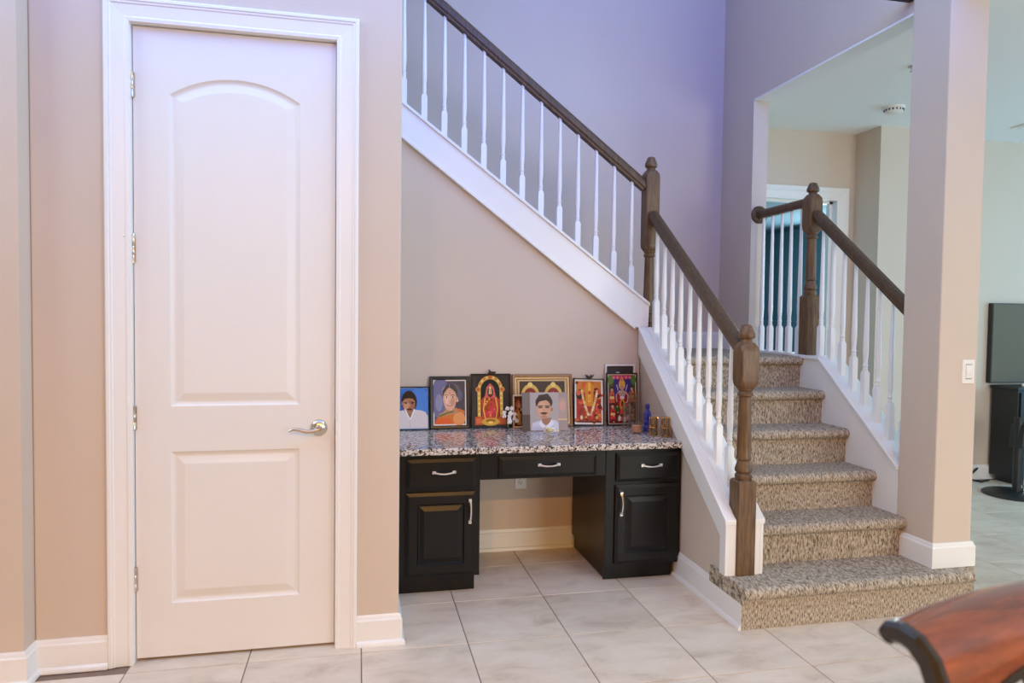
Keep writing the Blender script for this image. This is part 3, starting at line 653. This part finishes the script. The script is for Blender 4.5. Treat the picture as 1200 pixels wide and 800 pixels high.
p.ell(.45, .475, .085, .020, (58, 32, 30)); p.ell(.45, .445, .06, .016, (150, 84, 76)); p.ell(.44, .40, .07, .03, (172, 118, 92))
p.line([(.31, .48), (.46, .22)], .035, (245, 240, 242)); p.line([(.60, .48), (.47, .22)], .035, (245, 240, 242)); p.line([(.46, .22), (.46, 0)], .012, (198, 188, 192))
done(p)
# 2 woman in an orange sari
root, p = picture(.396, .624, .297, 3.945, 'wide black frame with a portrait in an orange sari', 'frame_black', .020, .007, (240, 236, 232))
p.rect(0, 0, 1, 1, (86, 80, 92)); p.ell(.2, .6, .3, .5, (112, 112, 150)); p.ell(.15, .5, .12, .2, (140, 142, 172)); p.rect(.7, .1, 1, 1, (80, 72, 80))
p.ell(.56, .68, .30, .26, (70, 62, 66)); p.ell(.60, .80, .24, .13, (104, 96, 98)); p.ell(.80, .66, .12, .14, (96, 100, 116)); p.ell(.34, .76, .10, .12, (150, 142, 146))
p.poly([(.12, 0), (.95, 0), (.98, .30), (.80, .36), (.62, .33), (.38, .22), (.1, .2)], (214, 120, 58)); p.poly([(0, 0), (.6, 0), (.45, .14), (.06, .13)], (226, 100, 52)); p.ell(.8, .12, .2, .16, (232, 156, 96))
p.poly([(.36, .36), (.72, .38), (.78, .26), (.42, .20), (.26, .22)], (196, 138, 108)); p.line([(.14, .18), (.40, .255), (.62, .29)], .05, (100, 122, 58)); p.line([(.14, .22), (.36, .29)], .03, (208, 150, 110))
p.ell(.50, .60, .225, .255, (214, 164, 138)); p.ell(.50, .53, .20, .22, (222, 172, 146)); p.ell(.42, .58, .08, .12, (236, 194, 170)); p.ell(.60, .52, .07, .10, (206, 152, 126)); p.ell(.74, .57, .035, .06, (206, 154, 128)); p.ell(.755, .535, .018, .025, (245, 235, 222))
p.poly([(.27, .62), (.26, .76), (.40, .92), (.62, .92), (.76, .78), (.74, .62), (.68, .74), (.56, .82), (.48, .85), (.40, .80), (.32, .72)], (74, 66, 70)); p.line([(.48, .85), (.50, .93)], .014, (160, 150, 148))
for u in (.40, .60):
    p.ell(u, .625, .058, .018, (236, 228, 224)); p.ell(u, .625, .026, .020, (36, 26, 26)); p.line([(u-.07, .665), (u, .682), (u+.07, .665)], .016, (64, 48, 46))
p.poly([(.475, .62), (.515, .62), (.535, .52), (.455, .52)], (230, 184, 158)); p.ell(.47, .515, .014, .007, (132, 86, 74)); p.ell(.52, .515, .014, .007, (132, 86, 74)); p.ell(.495, .445, .085, .028, (176, 92, 86)); p.ell(.495, .451, .065, .011, (244, 236, 230)); p.ell(.495, .72, .013, .018, (150, 40, 40))
done(p)
# 3 golden arch, red figure
root, p = picture(.632, .862, .310, 3.945, 'dark frame with a red figure under a golden arch', 'frame_black', .006)
p.rect(0, 0, 1, 1, (44, 38, 36)); p.rect(.02, .02, .1, .98, (58, 52, 48))
def arch(p, u, v, ro, ri, col, dark, base):
    p.ell(u, v, ro, ro*1.0*p.w/p.h*1.15, col, 0, 180); p.ell(u, v, ri, ri*p.w/p.h*1.15, dark, 0, 180)
    p.rect(u-ro, base, u-ri, v+.002, col); p.rect(u+ri, base, u+ro, v+.002, col); p.rect(u-ri, base, u+ri, v+.002, dark)
arch(p, .48, .70, .34, .255, (216, 172, 78), (24, 20, 20), .18)
for a in range(0, 181, 15): p.ell(.48+.30*math.cos(math.radians(a)), .70+.255*math.sin(math.radians(a)), .032, .022, (236, 204, 128) if a % 30 else (198, 112, 52))
for s_ in (-1, 1):
    p.ell(.48+s_*.32, .72, .07, .05, (206, 142, 62)); p.ell(.48+s_*.32, .72, .035, .025, (196, 84, 46))
    for v in (.25, .35, .45, .55, .64): p.ell(.48+s_*.298, v, .03, .016, (240, 212, 132))
    p.rect(.48+s_*.31-.1, .04, .48+s_*.31+.1, .2, (190, 84, 50)); p.rect(.48+s_*.31-.07, .07, .48+s_*.31+.07, .17, (212, 110, 62))
p.poly([(.26, .08), (.70, .08), (.72, .52), (.62, .60), (.34, .60), (.24, .52)], (196, 62, 42))
p.poly([(.33, .56), (.63, .56), (.58, .76), (.48, .84), (.38, .76)], (206, 96, 96)); p.ell(.48, .66, .075, .09, (52, 34, 30)); p.poly([(.44, .63), (.52, .63), (.50, .77), (.46, .77)], (238, 226, 140)); p.rect(.47, .6, .49, .73, (196, 60, 40))
for k in range(26):
    p.ell(.30+.36*random.random(), .20+.36*random.random(), .03, .018, random.choice([(226, 178, 72), (178, 48, 36), (120, 76, 28), (232, 146, 60), (150, 40, 30)]))
for k in range(12): p.ell(.34+.28*random.random(), .22+.12*random.random(), .045, .02, random.choice([(214, 52, 70), (226, 84, 92)]))
for s_ in (-1, 1): p.line([(.48+s_*.14, .56), (.48+s_*.19, .34), (.48+s_*.14, .16)], .03, (230, 186, 84))
p.ell(.48, .10, .24, .075, (212, 166, 62)); p.ell(.48, .12, .13, .035, (168, 104, 36)); p.ell(.48, .085, .07, .025, (240, 206, 110)); p.ell(.48, .955, .06, .035, (206, 118, 52))
done(p)
# 4 large gold frame with two arches
root, p = picture(.872, 1.232, .306, 3.945, 'large brown and gold frame with two golden arches', 'frame_gold', .016)
p.rect(0, 0, 1, 1, (226, 190, 132)); p.rect(.035, .04, .965, .96, (92, 62, 44)); p.rect(.05, .055, .95, .945, (214, 178, 122)); p.rect(.085, .09, .915, .91, (74, 58, 52))
for u, du in ((.28, .17), (.70, .17)):
    p.ell(u, .58, du, .27, (222, 186, 92), 0, 180); p.rect(u-du, .1, u-du*.72, .58, (214, 172, 80)); p.rect(u+du*.72, .1, u+du, .58, (214, 172, 80))
    p.ell(u, .58, du*.72, .19, (148, 48, 42), 0, 180); p.rect(u-du*.72, .1, u+du*.72, .58, (140, 44, 38)); p.ell(u, .84, .045, .05, (236, 208, 122))
    p.poly([(u-.07, .2), (u+.07, .2), (u+.06, .55), (u, .70), (u-.06, .55)], (206, 120, 96)); p.poly([(u-.03, .5), (u+.03, .5), (u, .68)], (238, 220, 200))
    for k in range(10): p.ell(u-.09+.18*random.random(), .15+.35*random.random(), .02, .03, random.choice([(228, 178, 80), (190, 60, 48), (120, 40, 32)]))
done(p)
# small cream framed picture
root, p = picture(.868, .965, .190, 3.925, 'small cream framed print tucked in front of the gold frame', 'frame_cream', .010, lean=.12, t=.008)
p.rect(0, 0, 1, 1, (96, 38, 22)); p.ell(.3, .5, .22, .4, (168, 84, 40)); p.poly([(.2, .05), (.5, .05), (.42, .6), (.26, .55)], (206, 140, 70)); p.ell(.34, .68, .1, .09, (190, 120, 80)); p.rect(.55, 0, 1, 1, (74, 26, 18))
for k in range(9): p.ell(random.random()*.6, random.random(), .06, .05, random.choice([(224, 172, 88), (150, 58, 30), (60, 20, 14)]))
done(p)
# 5 acrylic stand with a man's portrait
w5 = .266
r5 = thing('picture_frame', (1.026, 3.80, ZT+.0008), 'clear acrylic stand with a grey portrait of a man with a moustache', 'picture', rot=(-.14, 0, -.03))
p = Print(w5-.006, .212)
p.rect(0, 0, 1, 1, (168, 156, 154)); p.rect(0, 0, .17, 1, (120, 112, 110)); p.rect(0, 0, .17, .42, (86, 74, 68)); p.rect(.17, 0, .80, 1, (176, 168, 168)); p.rect(.80, 0, 1, 1, (164, 148, 144)); p.rect(.80, .3, .97, .86, (178, 156, 150)); p.ell(.89, .65, .07, .14, (204, 160, 144)); p.rect(.78, .27, 1, .30, (220, 190, 140))  # pinkish reflections in the acrylic are painted into the right margin
p.poly([(.19, 0), (.80, 0), (.79, .20), (.72, .27), (.58, .30), (.42, .27), (.22, .2)], (206, 208, 224)); p.poly([(.42, .32), (.64, .33), (.60, .20), (.52, .13), (.44, .2)], (164, 120, 98))
p.poly([(.40, .24), (.50, .10), (.44, .06), (.36, .18)], (228, 230, 242)); p.poly([(.64, .27), (.52, .10), (.60, .06), (.70, .2)], (228, 230, 242))
p.ell(.48, .74, .19, .19, (62, 52, 52)); p.poly([(.31, .76), (.36, .93), (.56, .97), (.64, .86), (.5, .85)], (70, 60, 60)); p.ell(.475, .56, .16, .25, (206, 158, 132)); p.ell(.43, .56, .09, .18, (214, 168, 140)); p.ell(.65, .55, .03, .05, (176, 126, 102))
p.poly([(.30, .62), (.30, .80), (.44, .90), (.62, .86), (.655, .62), (.62, .74), (.54, .80), (.42, .775), (.35, .75)], (60, 50, 50))
for u in (.40, .55): p.ell(u, .605, .05, .016, (60, 42, 38)); p.line([(u-.06, .638), (u+.06, .645)], .02, (50, 38, 36))
p.poly([(.455, .60), (.495, .60), (.515, .48), (.435, .48)], (206, 158, 130)); p.ell(.475, .455, .085, .022, (40, 28, 26)); p.ell(.475, .415, .055, .013, (168, 106, 94)); p.ell(.475, .36, .07, .03, (186, 138, 112))
po = p.build('print', r5, .0045, .003)
MB().box(-w5/2, w5/2, .006, .009, 0, .218).build('back_panel', 'acrylic', r5, local=True)
# 6 red and yellow with garland
root, p = picture(1.236, 1.424, .276, 3.945, 'thin black frame, white bordered red print with a yellow garland', 'frame_black', .006, .011, (240, 236, 230), roll=.035)
p.rect(0, 0, 1, 1, (176, 52, 34)); p.rect(0, .72, 1, 1, (210, 126, 46))
for k in range(46):
    p.ell(random.random(), random.random(), .05+.05*random.random(), .03+.03*random.random(), random.choice([(196, 58, 36), (160, 34, 26), (222, 150, 62), (206, 96, 44), (120, 24, 20), (226, 88, 60)]))
p.ell(.12, .68, .14, .12, (44, 28, 18)); p.ell(.85, .70, .13, .10, (44, 28, 18)); p.ell(.08, .72, .1, .07, (206, 96, 64)); p.ell(.88, .74, .1, .07, (206, 84, 56))
p.poly([(.36, .40), (.66, .40), (.70, .90), (.52, 1), (.34, .9)], (222, 140, 44)); p.poly([(.46, .5), (.58, .5), (.56, .97), (.47, .97)], (238, 190, 64)); p.ell(.52, .72, .06, .05, (206, 80, 40)); p.ell(.52, .58, .08, .06, (230, 160, 60))
for i in range(12):
    t_ = i/11
    for s_ in (-1, 1): p.ell(.52+s_*(.30-.28*t_**1.4), .76-.62*t_, .05, .035, random.choice([(240, 222, 176), (236, 202, 120), (224, 170, 120)]))
p.poly([(.4, .16), (.64, .16), (.56, .04), (.48, .04)], (186, 60, 34)); p.ell(.2, .12, .05, .05, (238, 214, 176)); p.ell(.82, .12, .06, .04, (226, 170, 90)); p.rect(0, 0, 1, .03, (60, 22, 16))
done(p)
# 8 white framed dark picture behind
root, p = picture(1.440, 1.630, .358, 3.990, 'white framed dark picture showing above the frame before it', 'frame_white', .011, lean=.008, t=.008)
p.rect(0, 0, 1, 1, (52, 46, 46)); p.rect(0, .75, 1, 1, (66, 60, 60)); p.ell(.42, .80, .14, .10, (226, 222, 220)); p.ell(.42, .80, .09, .075, (30, 26, 28)); p.ell(.68, .86, .1, .02, (120, 116, 118))
done(p)
# 7 colourful group
root, p = picture(1.440, 1.634, .311, 3.938, 'black frame with a crowded many-coloured print beside the stairs', 'frame_black', .008, .005, (236, 230, 224), lean=.10)
p.rect(0, 0, 1, 1, (104, 44, 38)); p.rect(.2, .55, .85, .95, (62, 48, 118)); p.rect(.0, .7, .16, 1, (62, 92, 44)); p.rect(.86, .7, 1, 1, (58, 88, 40)); p.ell(.5, 1.0, .36, .10, (186, 60, 96), 180, 360)
p.ell(.08, .9, .12, .1, (96, 128, 60)); p.ell(.93, .9, .1, .1, (84, 122, 52))
for u in (.2, .34, .5, .66, .8): p.ell(u, .95, .06, .035, (214, 84, 120)); p.ell(u, .95, .025, .015, (236, 180, 110))
p.ell(.5, .80, .12, .11, (226, 176, 96)); p.ell(.5, .74, .075, .065, (196, 142, 118)); p.poly([(.42, .80), (.58, .80), (.54, .93), (.5, .97), (.46, .93)], (222, 160, 52)); p.ell(.5, .9, .02, .02, (190, 50, 60))
p.poly([(.36, .66), (.64, .66), (.70, .34), (.62, .26), (.38, .26), (.30, .34)], (170, 42, 44)); p.ell(.5, .62, .13, .07, (196, 148, 130)); p.ell(.51, .62, .05, .035, (140, 156, 150))
for s_ in (-1, 1): p.line([(.5+s_*.12, .66), (.5+s_*.22, .58), (.5+s_*.2, .44)], .045, (206, 160, 146)); p.line([(.5+s_*.14, .68), (.5+s_*.2, .80)], .035, (190, 180, 206))
p.rect(.42, .50, .58, .56, (226, 210, 200)); p.ell(.5, .38, .10, .12, (222, 142, 56)); p.ell(.5, .40, .05, .06, (104, 40, 30)); p.ell(.3, .30, .11, .06, (60, 96, 42)); p.ell(.70, .30, .10, .06, (60, 96, 42))
for u, v, c_ in ((.12, .58, (206, 92, 62)), (.86, .60, (226, 110, 60)), (.14, .24, (206, 60, 62)), (.84, .22, (222, 150, 62))):
    p.ell(u, v+.13, .06, .05, (40, 26, 24)); p.ell(u, v+.10, .05, .045, (204, 146, 110)); p.poly([(u-.11, v-.16), (u+.11, v-.16), (u+.08, v+.06), (u-.08, v+.06)], c_); p.ell(u, v-.05, .09, .03, (232, 196, 120)); p.ell(u+.02, v+.0, .03, .02, (110, 28, 36))
p.rect(0, 0, 1, .06, (120, 34, 36)); p.poly([(.3, .05), (.7, .05), (.6, .2), (.4, .2)], (206, 120, 52)); p.ell(.38, .10, .05, .06, (236, 228, 222)); p.ell(.58, .08, .05, .06, (236, 228, 222)); p.ell(.5, .16, .09, .04, (96, 62, 30)); p.ell(.72, .12, .06, .05, (222, 196, 200)); p.ell(.5, .23, .12, .04, (216, 74, 76))
for k in range(40):
    p.ell(random.random(), random.random()*.68, .018, .014, random.choice([(238, 208, 150), (60, 24, 26), (190, 40, 50), (232, 150, 70), (240, 232, 226), (50, 60, 40)]))
done(p)

# ------------------------------------------------------------------ small things on the desk
def bow(x, y, z, label):
    m = MB()
    for k in range(7):
        a = random.uniform(0, 6.28); e = random.uniform(.2, 1.3); L = random.uniform(.016, .030)
        m.tube([(x, y, z), (x+L*.6*math.cos(a), y+.004*math.sin(a), z+L*.5*math.sin(e)), (x+L*math.cos(a), y+.008*math.sin(a), z+L*math.sin(e))], [.005, .0065, .002], 6)
    m.ball((x, y, z+.004), .009, .006, .011); m.ball((x+.008, y-.002, z+.010), .006)
    return tag(m.build('dried_flower', mat('dried_brown_petals', (.05, .035, .02), .7)), label, 'flower')
bow(.752, 3.978, ZT+.306, 'small dark dried flower on top of the golden arch picture')
bow(1.338, 3.978, ZT+.276, 'small dark dried flower on top of the garland picture')
# white flower spray before picture 3
fs = thing('flower_spray', (.834, 3.905, ZT), 'spray of white flowers before the golden arch picture', 'flowers')
for k in range(16):
    a = math.radians(random.uniform(20, 150)); L = random.uniform(.03, .125); x = .834+L*.42*math.cos(a)+.012; z = ZT+.01+L*math.sin(a)
    m = MB()
    for q in range(5):
        b_ = q*1.257+random.random(); m.ball((x+.007*math.cos(b_), 3.894-.004*random.random(), z+.007*math.sin(b_)), .006, .003, .006, 6, 4)
    m.build('blossom', 'petal', fs)
MB().tube([(.834, 3.905, ZT+.002), (.84, 3.90, ZT+.06), (.85, 3.898, ZT+.12)], .002, 6).tube([(.834, 3.905, ZT+.002), (.822, 3.90, ZT+.05)], .002, 6).build('stem', mat('green_stem', (.10, .16, .05), .7), fs)
# flowers before the acrylic stand
gf = thing('flower_cluster', (1.02, 3.70, ZT), 'little cluster of white and yellow flowers before the acrylic portrait', 'flowers')
for k in range(14):
    x = .985+.085*random.random(); y = 3.69+.035*random.random(); z = ZT+.008+.024*random.random()
    m = MB()
    for q in range(5):
        b_ = q*1.257; m.ball((x+.009*math.cos(b_), y+.009*math.sin(b_), z), .007, .007, .004, 6, 4)
    m.ball((x, y, z+.003), .005)
    m.build('blossom', 'petal' if k % 3 else 'petal_yellow', gf)
# glasses and jars
def glass_cup(name, x, y, r0, r1, hh, m_, label, cat, wall=.0025):
    o = MB().lathe([(r0*.96, 0), (r0, .002), (r1, hh), (r1-wall, hh), (r0-wall, .008), (.001, .007)], (0, 0, 0), 24).build(name, m_); o.location = (x, y, ZT+.0008)
    return tag(o, label, cat)
glass_cup('glass_vase', 1.575, 3.865, .030, .033, .205, 'smoke_glass', 'tall clear glass cylinder standing behind the blue bottle', 'vase')
glass_cup('drinking_glass', 1.515, 3.83, .020, .024, .145, 'glass', 'slim clear glass beside the colourful framed print', 'glass')
cv = thing('candle', (1.512, 3.665, ZT+.0008), 'small orange candle in a glass cup', 'candle')
MB().lathe([(.026, 0), (.029, .006), (.032, .060), (.0300, .060), (.0275, .007), (.001, .006)], (1.512, 3.665, ZT+.0008), 24).build('glass_cup', 'glass', cv)
MB().lathe([(.0265, .0075), (.0285, .042), (.004, .043), (.001, .042)], (1.512, 3.665, ZT+.0008), 24).build('wax', 'wax', cv)
MB().tube([(1.512, 3.665, ZT+.042), (1.513, 3.665, ZT+.054)], .0012, 6).build('wick', 'slot', cv)
bb_ = thing('blue_bottle', (1.588, 3.70, ZT+.0008), 'cobalt blue glass bottle between the candle and the brass jars', 'bottle')
MB().lathe([(.020, 0), (.0235, .004), (.0235, .030), (.020, .036), (.0235, .044), (.0235, .062), (.021, .068), (.0225, .076), (.0215, .10), (.014, .118), (.0105, .124), (.0105, .138)], (1.588, 3.70, ZT+.0008), 22).build('body', M['blueglass'], bb_)
MB().lathe([(.0125, .132), (.0135, .136), (.0125, .154), (.008, .158)], (1.588, 3.70, ZT+.0008), 18).build('stopper', M['blueglass'], bb_)
for k, (x, y, hh, lab) in enumerate(((1.577, 3.588, .100, 'small dark jar with brass trim beside the blue bottle'), (1.622, 3.535, .108, 'small dark jar with brass trim nearest the stair board'))):
    t_ = thing('brass_jar', (x, y, ZT+.0008), lab, 'jar')
    MB().lathe([(.020, 0), (.022, .004), (.0215, hh*.45), (.022, hh-.004), (.020, hh-.004), (.0195, .008), (.001, .006)], (x, y, ZT+.0008), 20).build('glass_body', 'smoke_glass', t_)
    for z in (.004, hh*.45, hh-.004): MB().lathe([(.0222, z-.003), (.0238, z-.002), (.0238, z+.002), (.0222, z+.003)], (x, y, ZT+.0008), 20).build('brass_band', 'brass', t_)
    for q in range(6):
        a = q*1.047+.3; MB().tube([(x+.023*math.cos(a), y+.023*math.sin(a), ZT+.004), (x+.0265*math.cos(a+.25), y+.0265*math.sin(a+.25), ZT+hh*.25), (x+.023*math.cos(a), y+.023*math.sin(a), ZT+hh*.5), (x+.0265*math.cos(a-.25), y+.0265*math.sin(a-.25), ZT+hh*.75), (x+.023*math.cos(a), y+.023*math.sin(a), ZT+hh)], .0022, 6).build('scroll_wire', 'brass', t_)

# ------------------------------------------------------------------ far doorway, ceiling fittings
d2 = thing('door_2', ((fx0+fx1)/2, YF, 0), 'white cased doorway opening to a blue room', 'doorway', kind='structure')
cs = MB(); casing(cs, fx0, fx1, fz, YF, .105); cs.build('door_casing', 'white', d2, fix=True)
MB().box(fx0-.02, fx0, YF-.001, YF+.121, 0, fz+.02).box(fx1, fx1+.02, YF-.001, YF+.121, 0, fz+.02).box(fx0, fx1, YF-.001, YF+.121, fz, fz+.02).box(fx1-.03, fx1, YF+.05, YF+.09, 0, fz).box(fx0, fx1, YF+.05, YF+.09, fz-.02, fz).build('door_jamb', 'white', d2)
cb = thing('storage_cabinet', (3.6, 7.2, 0), 'low black cabinet in the blue room', 'cabinet')
MB().box(2.9, 4.3, 7.0, 7.5, .08, 1.15).build('body', 'blackplastic', cb, .006)
for x in (2.92, 3.62): MB().box(x, x+.66, 6.98, 7.0, .12, 1.12).build('door', 'blackplastic', cb, .004)
for x in (2.95, 4.2): MB().box(x, x+.06, 7.02, 7.46, 0, .08).build('foot', 'blackplastic', cb)
sd = thing('smoke_detector', (3.80, 4.50, CEIL), 'round white smoke detector on the living room ceiling', 'smoke detector')
MB().lathe([(.072, 0), (.072, -.012), (.062, -.016), (.062, -.036), (.050, -.046), (.03, -.05)], (3.80, 4.50, CEIL), 28).build('housing', 'plastic', sd, fix=True)
m = MB()
for i in range(16):
    a = i*math.pi/8; m.box(3.80+.062*math.cos(a)-.004, 3.80+.062*math.cos(a)+.004, 4.50+.062*math.sin(a)-.004, 4.50+.062*math.sin(a)+.004, CEIL-.032, CEIL-.02)
m.build('vent_slots', 'slot', sd)
cv2 = thing('ceiling_vent', (5.35, 4.62, CEIL), 'flat white air vent on the living room ceiling', 'vent')
MB().box(5.08, 5.62, 4.50, 4.74, CEIL-.010, CEIL).build('frame', 'plastic', cv2, .003)
for k in range(7): MB().box(5.11, 5.59, 4.53+.026*k, 4.542+.026*k, CEIL-.016, CEIL-.009).build('slat', 'plastic', cv2)
sp = thing('sprinkler_head', (3.30, 3.76, CEIL), 'tiny ceiling fitting beside the pillar', 'sprinkler')
MB().lathe([(.028, 0), (.028, -.004), (.012, -.008), (.009, -.03)], (3.30, 3.76, CEIL), 16).build('escutcheon', 'nickel', sp, fix=True)
MB().lathe([(.018, -.032), (.018, -.030)], (3.30, 3.76, CEIL), 16).build('deflector', 'nickel', sp, fix=True)

# ------------------------------------------------------------------ black furniture beyond the pillar
mc = thing('media_cabinet', (5.75, 4.9, 0), 'tall black cabinet against the living room wall', 'cabinet')
MB().box(5.38, 6.6, 4.85, 5.10, .05, .80).build('body', 'blackplastic', mc, .004)
MB().box(5.36, 6.62, 4.83, 5.10, .80, .825).build('top', 'blackplastic', mc, .003)
for x in (5.40, 6.0): MB().box(x, x+.58, 4.835, 4.85, .08, .78).build('door', 'blackplastic', mc, .003)
for x in (5.41, 6.51): MB().box(x, x+.06, 4.86, 5.06, 0, .05).build('foot', 'blackplastic', mc)
tv = thing('television', (5.8, 5.06, .9), 'large dark flat screen on the wall above the black cabinet', 'television')
MB().box(5.33, 6.6, 5.075, 5.118, .84, 1.53).build('housing', 'blackplastic', tv, .004)
MB().box(5.338, 6.592, 5.071, 5.076, .85, 1.522).build('screen', 'tv', tv)
for k, x in enumerate((5.47, 5.53, 5.60)):
    tag(MB().lathe([(.014, 0), (.018, .012), (.012, .026), (.004, .030)], (x, 4.88, .8255), 12).build('white_trinket', 'petal'), ['white trinket nearest the edge of the black media cabinet top', 'white trinket between two others on the black media cabinet', 'white trinket farthest from the pillar on the black media cabinet'][k], 'ornament', 'trinkets on the media cabinet')
bs = thing('pedestal_stand', (5.10, 4.58, 0), 'black pedestal stand with a round disc base beyond the pillar', 'stand')
MB().lathe([(.235, 0), (.235, .010), (.225, .018), (.10, .030), (.04, .036)], (5.10, 4.58, 0), 48).build('disc_base', 'blackplastic', bs)
MB().lathe([(.030, .03), (.030, .62)], (5.10, 4.58, 0), 20).build('pole', 'blackplastic', bs)
MB().lathe([(.009, .04), (.009, .26), (.013, .265), (.013, .29), (.008, .295), (.008, .40)], (5.136, 4.55, 0), 12).build('chrome_rod', 'chrome', bs)
MB().loft([[(5.070, 4.52, .38), (5.230, 4.52, .38), (5.230, 4.64, .38), (5.070, 4.64, .38)], [(5.090, 4.52, .56), (5.270, 4.52, .60), (5.270, 4.64, .60), (5.090, 4.64, .56)]], smooth=False).build('control_box', 'blackplastic', bs, .01)
MB().loft([[(5.150, 4.514, .39), (5.230, 4.514, .39), (5.230, 4.52, .39), (5.150, 4.52, .39)], [(5.165, 4.514, .53), (5.220, 4.514, .55), (5.220, 4.52, .55), (5.165, 4.52, .53)]], smooth=False).build('shiny_plate', 'chrome', bs, fix=True)
cbl = MB().tube([(5.30, 5.02, .012), (5.18, 4.98, .010), (5.12, 5.03, .02), (5.17, 5.07, .06), (5.25, 5.09, .10)], .008, 8)
tag(cbl.build('power_cable', 'blackplastic'), 'black cable looping on the floor beside the media cabinet', 'cable')

# ------------------------------------------------------------------ dining chair in the foreground
ch = thing('dining_chair', (1.009, .819, 0), 'glossy mahogany dining chair with black edges and a curved top rail', 'chair', rot=(0, 0, math.radians(12)))
HWC = .262
def plan(u): return .022*(1-(u/HWC)**2)            # concave back, deepest in the middle
def rail_sec(u, inset=0.):
    """top rail section in (y,z); curls away from the sitter (+Y) at the top"""
    dz = .004*(1-(u/HWC)**2)
    q = -.052*(u/HWC)**2
    cl = [(.000, .884+q), (.003, .896+q*.75), (.009, .909+q*.4), (.021, .922+q*.12), (.042, .934+dz), (.062, .939+dz), (.078, .935+dz), (.086, .925+dz)]
    th = [.011, .0125, .013, .013, .0125, .012, .012, .009]
    a, b = [], []
    for i, (y, z) in enumerate(cl):
        y0, z0 = cl[max(i-1, 0)]; y1, z1 = cl[min(i+1, len(cl)-1)]; L = math.hypot(y1-y0, z1-z0); ny, nz = -(z1-z0)/L, (y1-y0)/L
        t = th[i]-inset; a.append((y+ny*t, z+nz*t)); b.append((y-ny*t, z-nz*t))
    return a + b[::-1]
us = [-HWC+2*HWC*i/24 for i in range(25)]
MB().loft([[(u, plan(u)+y, z) for y, z in rail_sec(u)] for u in us], smooth=True).build('top_rail', 'mahogany', ch, local=True, fix=True)
for s_ in (-1, 1):
    MB().loft([[(s_*(HWC+e), plan(HWC)+y, z) for y, z in rail_sec(HWC, i_)] for e, i_ in ((-.002, -.003), (.008, -.003), (.014, .003))], smooth=False).build('rail_end', 'chairblack', ch, local=True, fix=True)
MB().loft([[(u, plan(u)+y, z-.052*(u/HWC)**2) for y, z in ((-.016, .874), (-.013, .886), (.012, .886), (.014, .874), (0, .866))] for u in us], smooth=False).build('lower_bead', 'chairblack', ch, local=True, fix=True)
for s_ in (-1, 1):
    x = s_*(HWC-.028)
    MB().loft([[(x+dx, plan(x)+yy+dy, zz) for dx, dy in ((-.02, -.014), (.02, -.014), (.02, .014), (-.02, .014))] for yy, zz in ((.06, 0), (.02, .22), (-.03, .46), (-.018, .66), (0, .842))], smooth=False).build('back_leg', 'chairblack', ch, .004, local=True)
for x in (-.13, -.045, .045, .13):
    MB().loft([[(x+dx, plan(x)+yy+dy, zz) for dx, dy in ((-.011, -.007), (.011, -.007), (.011, .007), (-.011, .007))] for yy, zz in ((-.07, .47), (-.03, .66), (0, .868))], smooth=False).build('slat', 'chairblack', ch, .002, local=True)
MB().prism([(-.235, .0), (.235, .0), (.255, -.43), (.2, -.455), (-.2, -.455), (-.255, -.43)], 'z', .43, .475).build('seat', mat('tan_seat_fabric', (.45, .34, .22), .9), ch, .015, local=True)
MB().box(-.225, .225, -.42, -.40, .37, .43).box(-.225, -.205, -.42, -.0, .37, .43).box(.205, .225, -.42, -.0, .37, .43).box(-.225, .225, -.02, 0, .37, .43).build('apron', 'mahogany', ch, local=True)
for s_ in (-1, 1):
    MB().loft([[(s_*.21+dx*k, -.39+dy*k, zz) for dx, dy in ((-.02, -.02), (.02, -.02), (.02, .02), (-.02, .02))] for k, zz in ((.7, 0), (1, .43))], smooth=False).build('front_leg', 'chairblack', ch, .003, local=True)
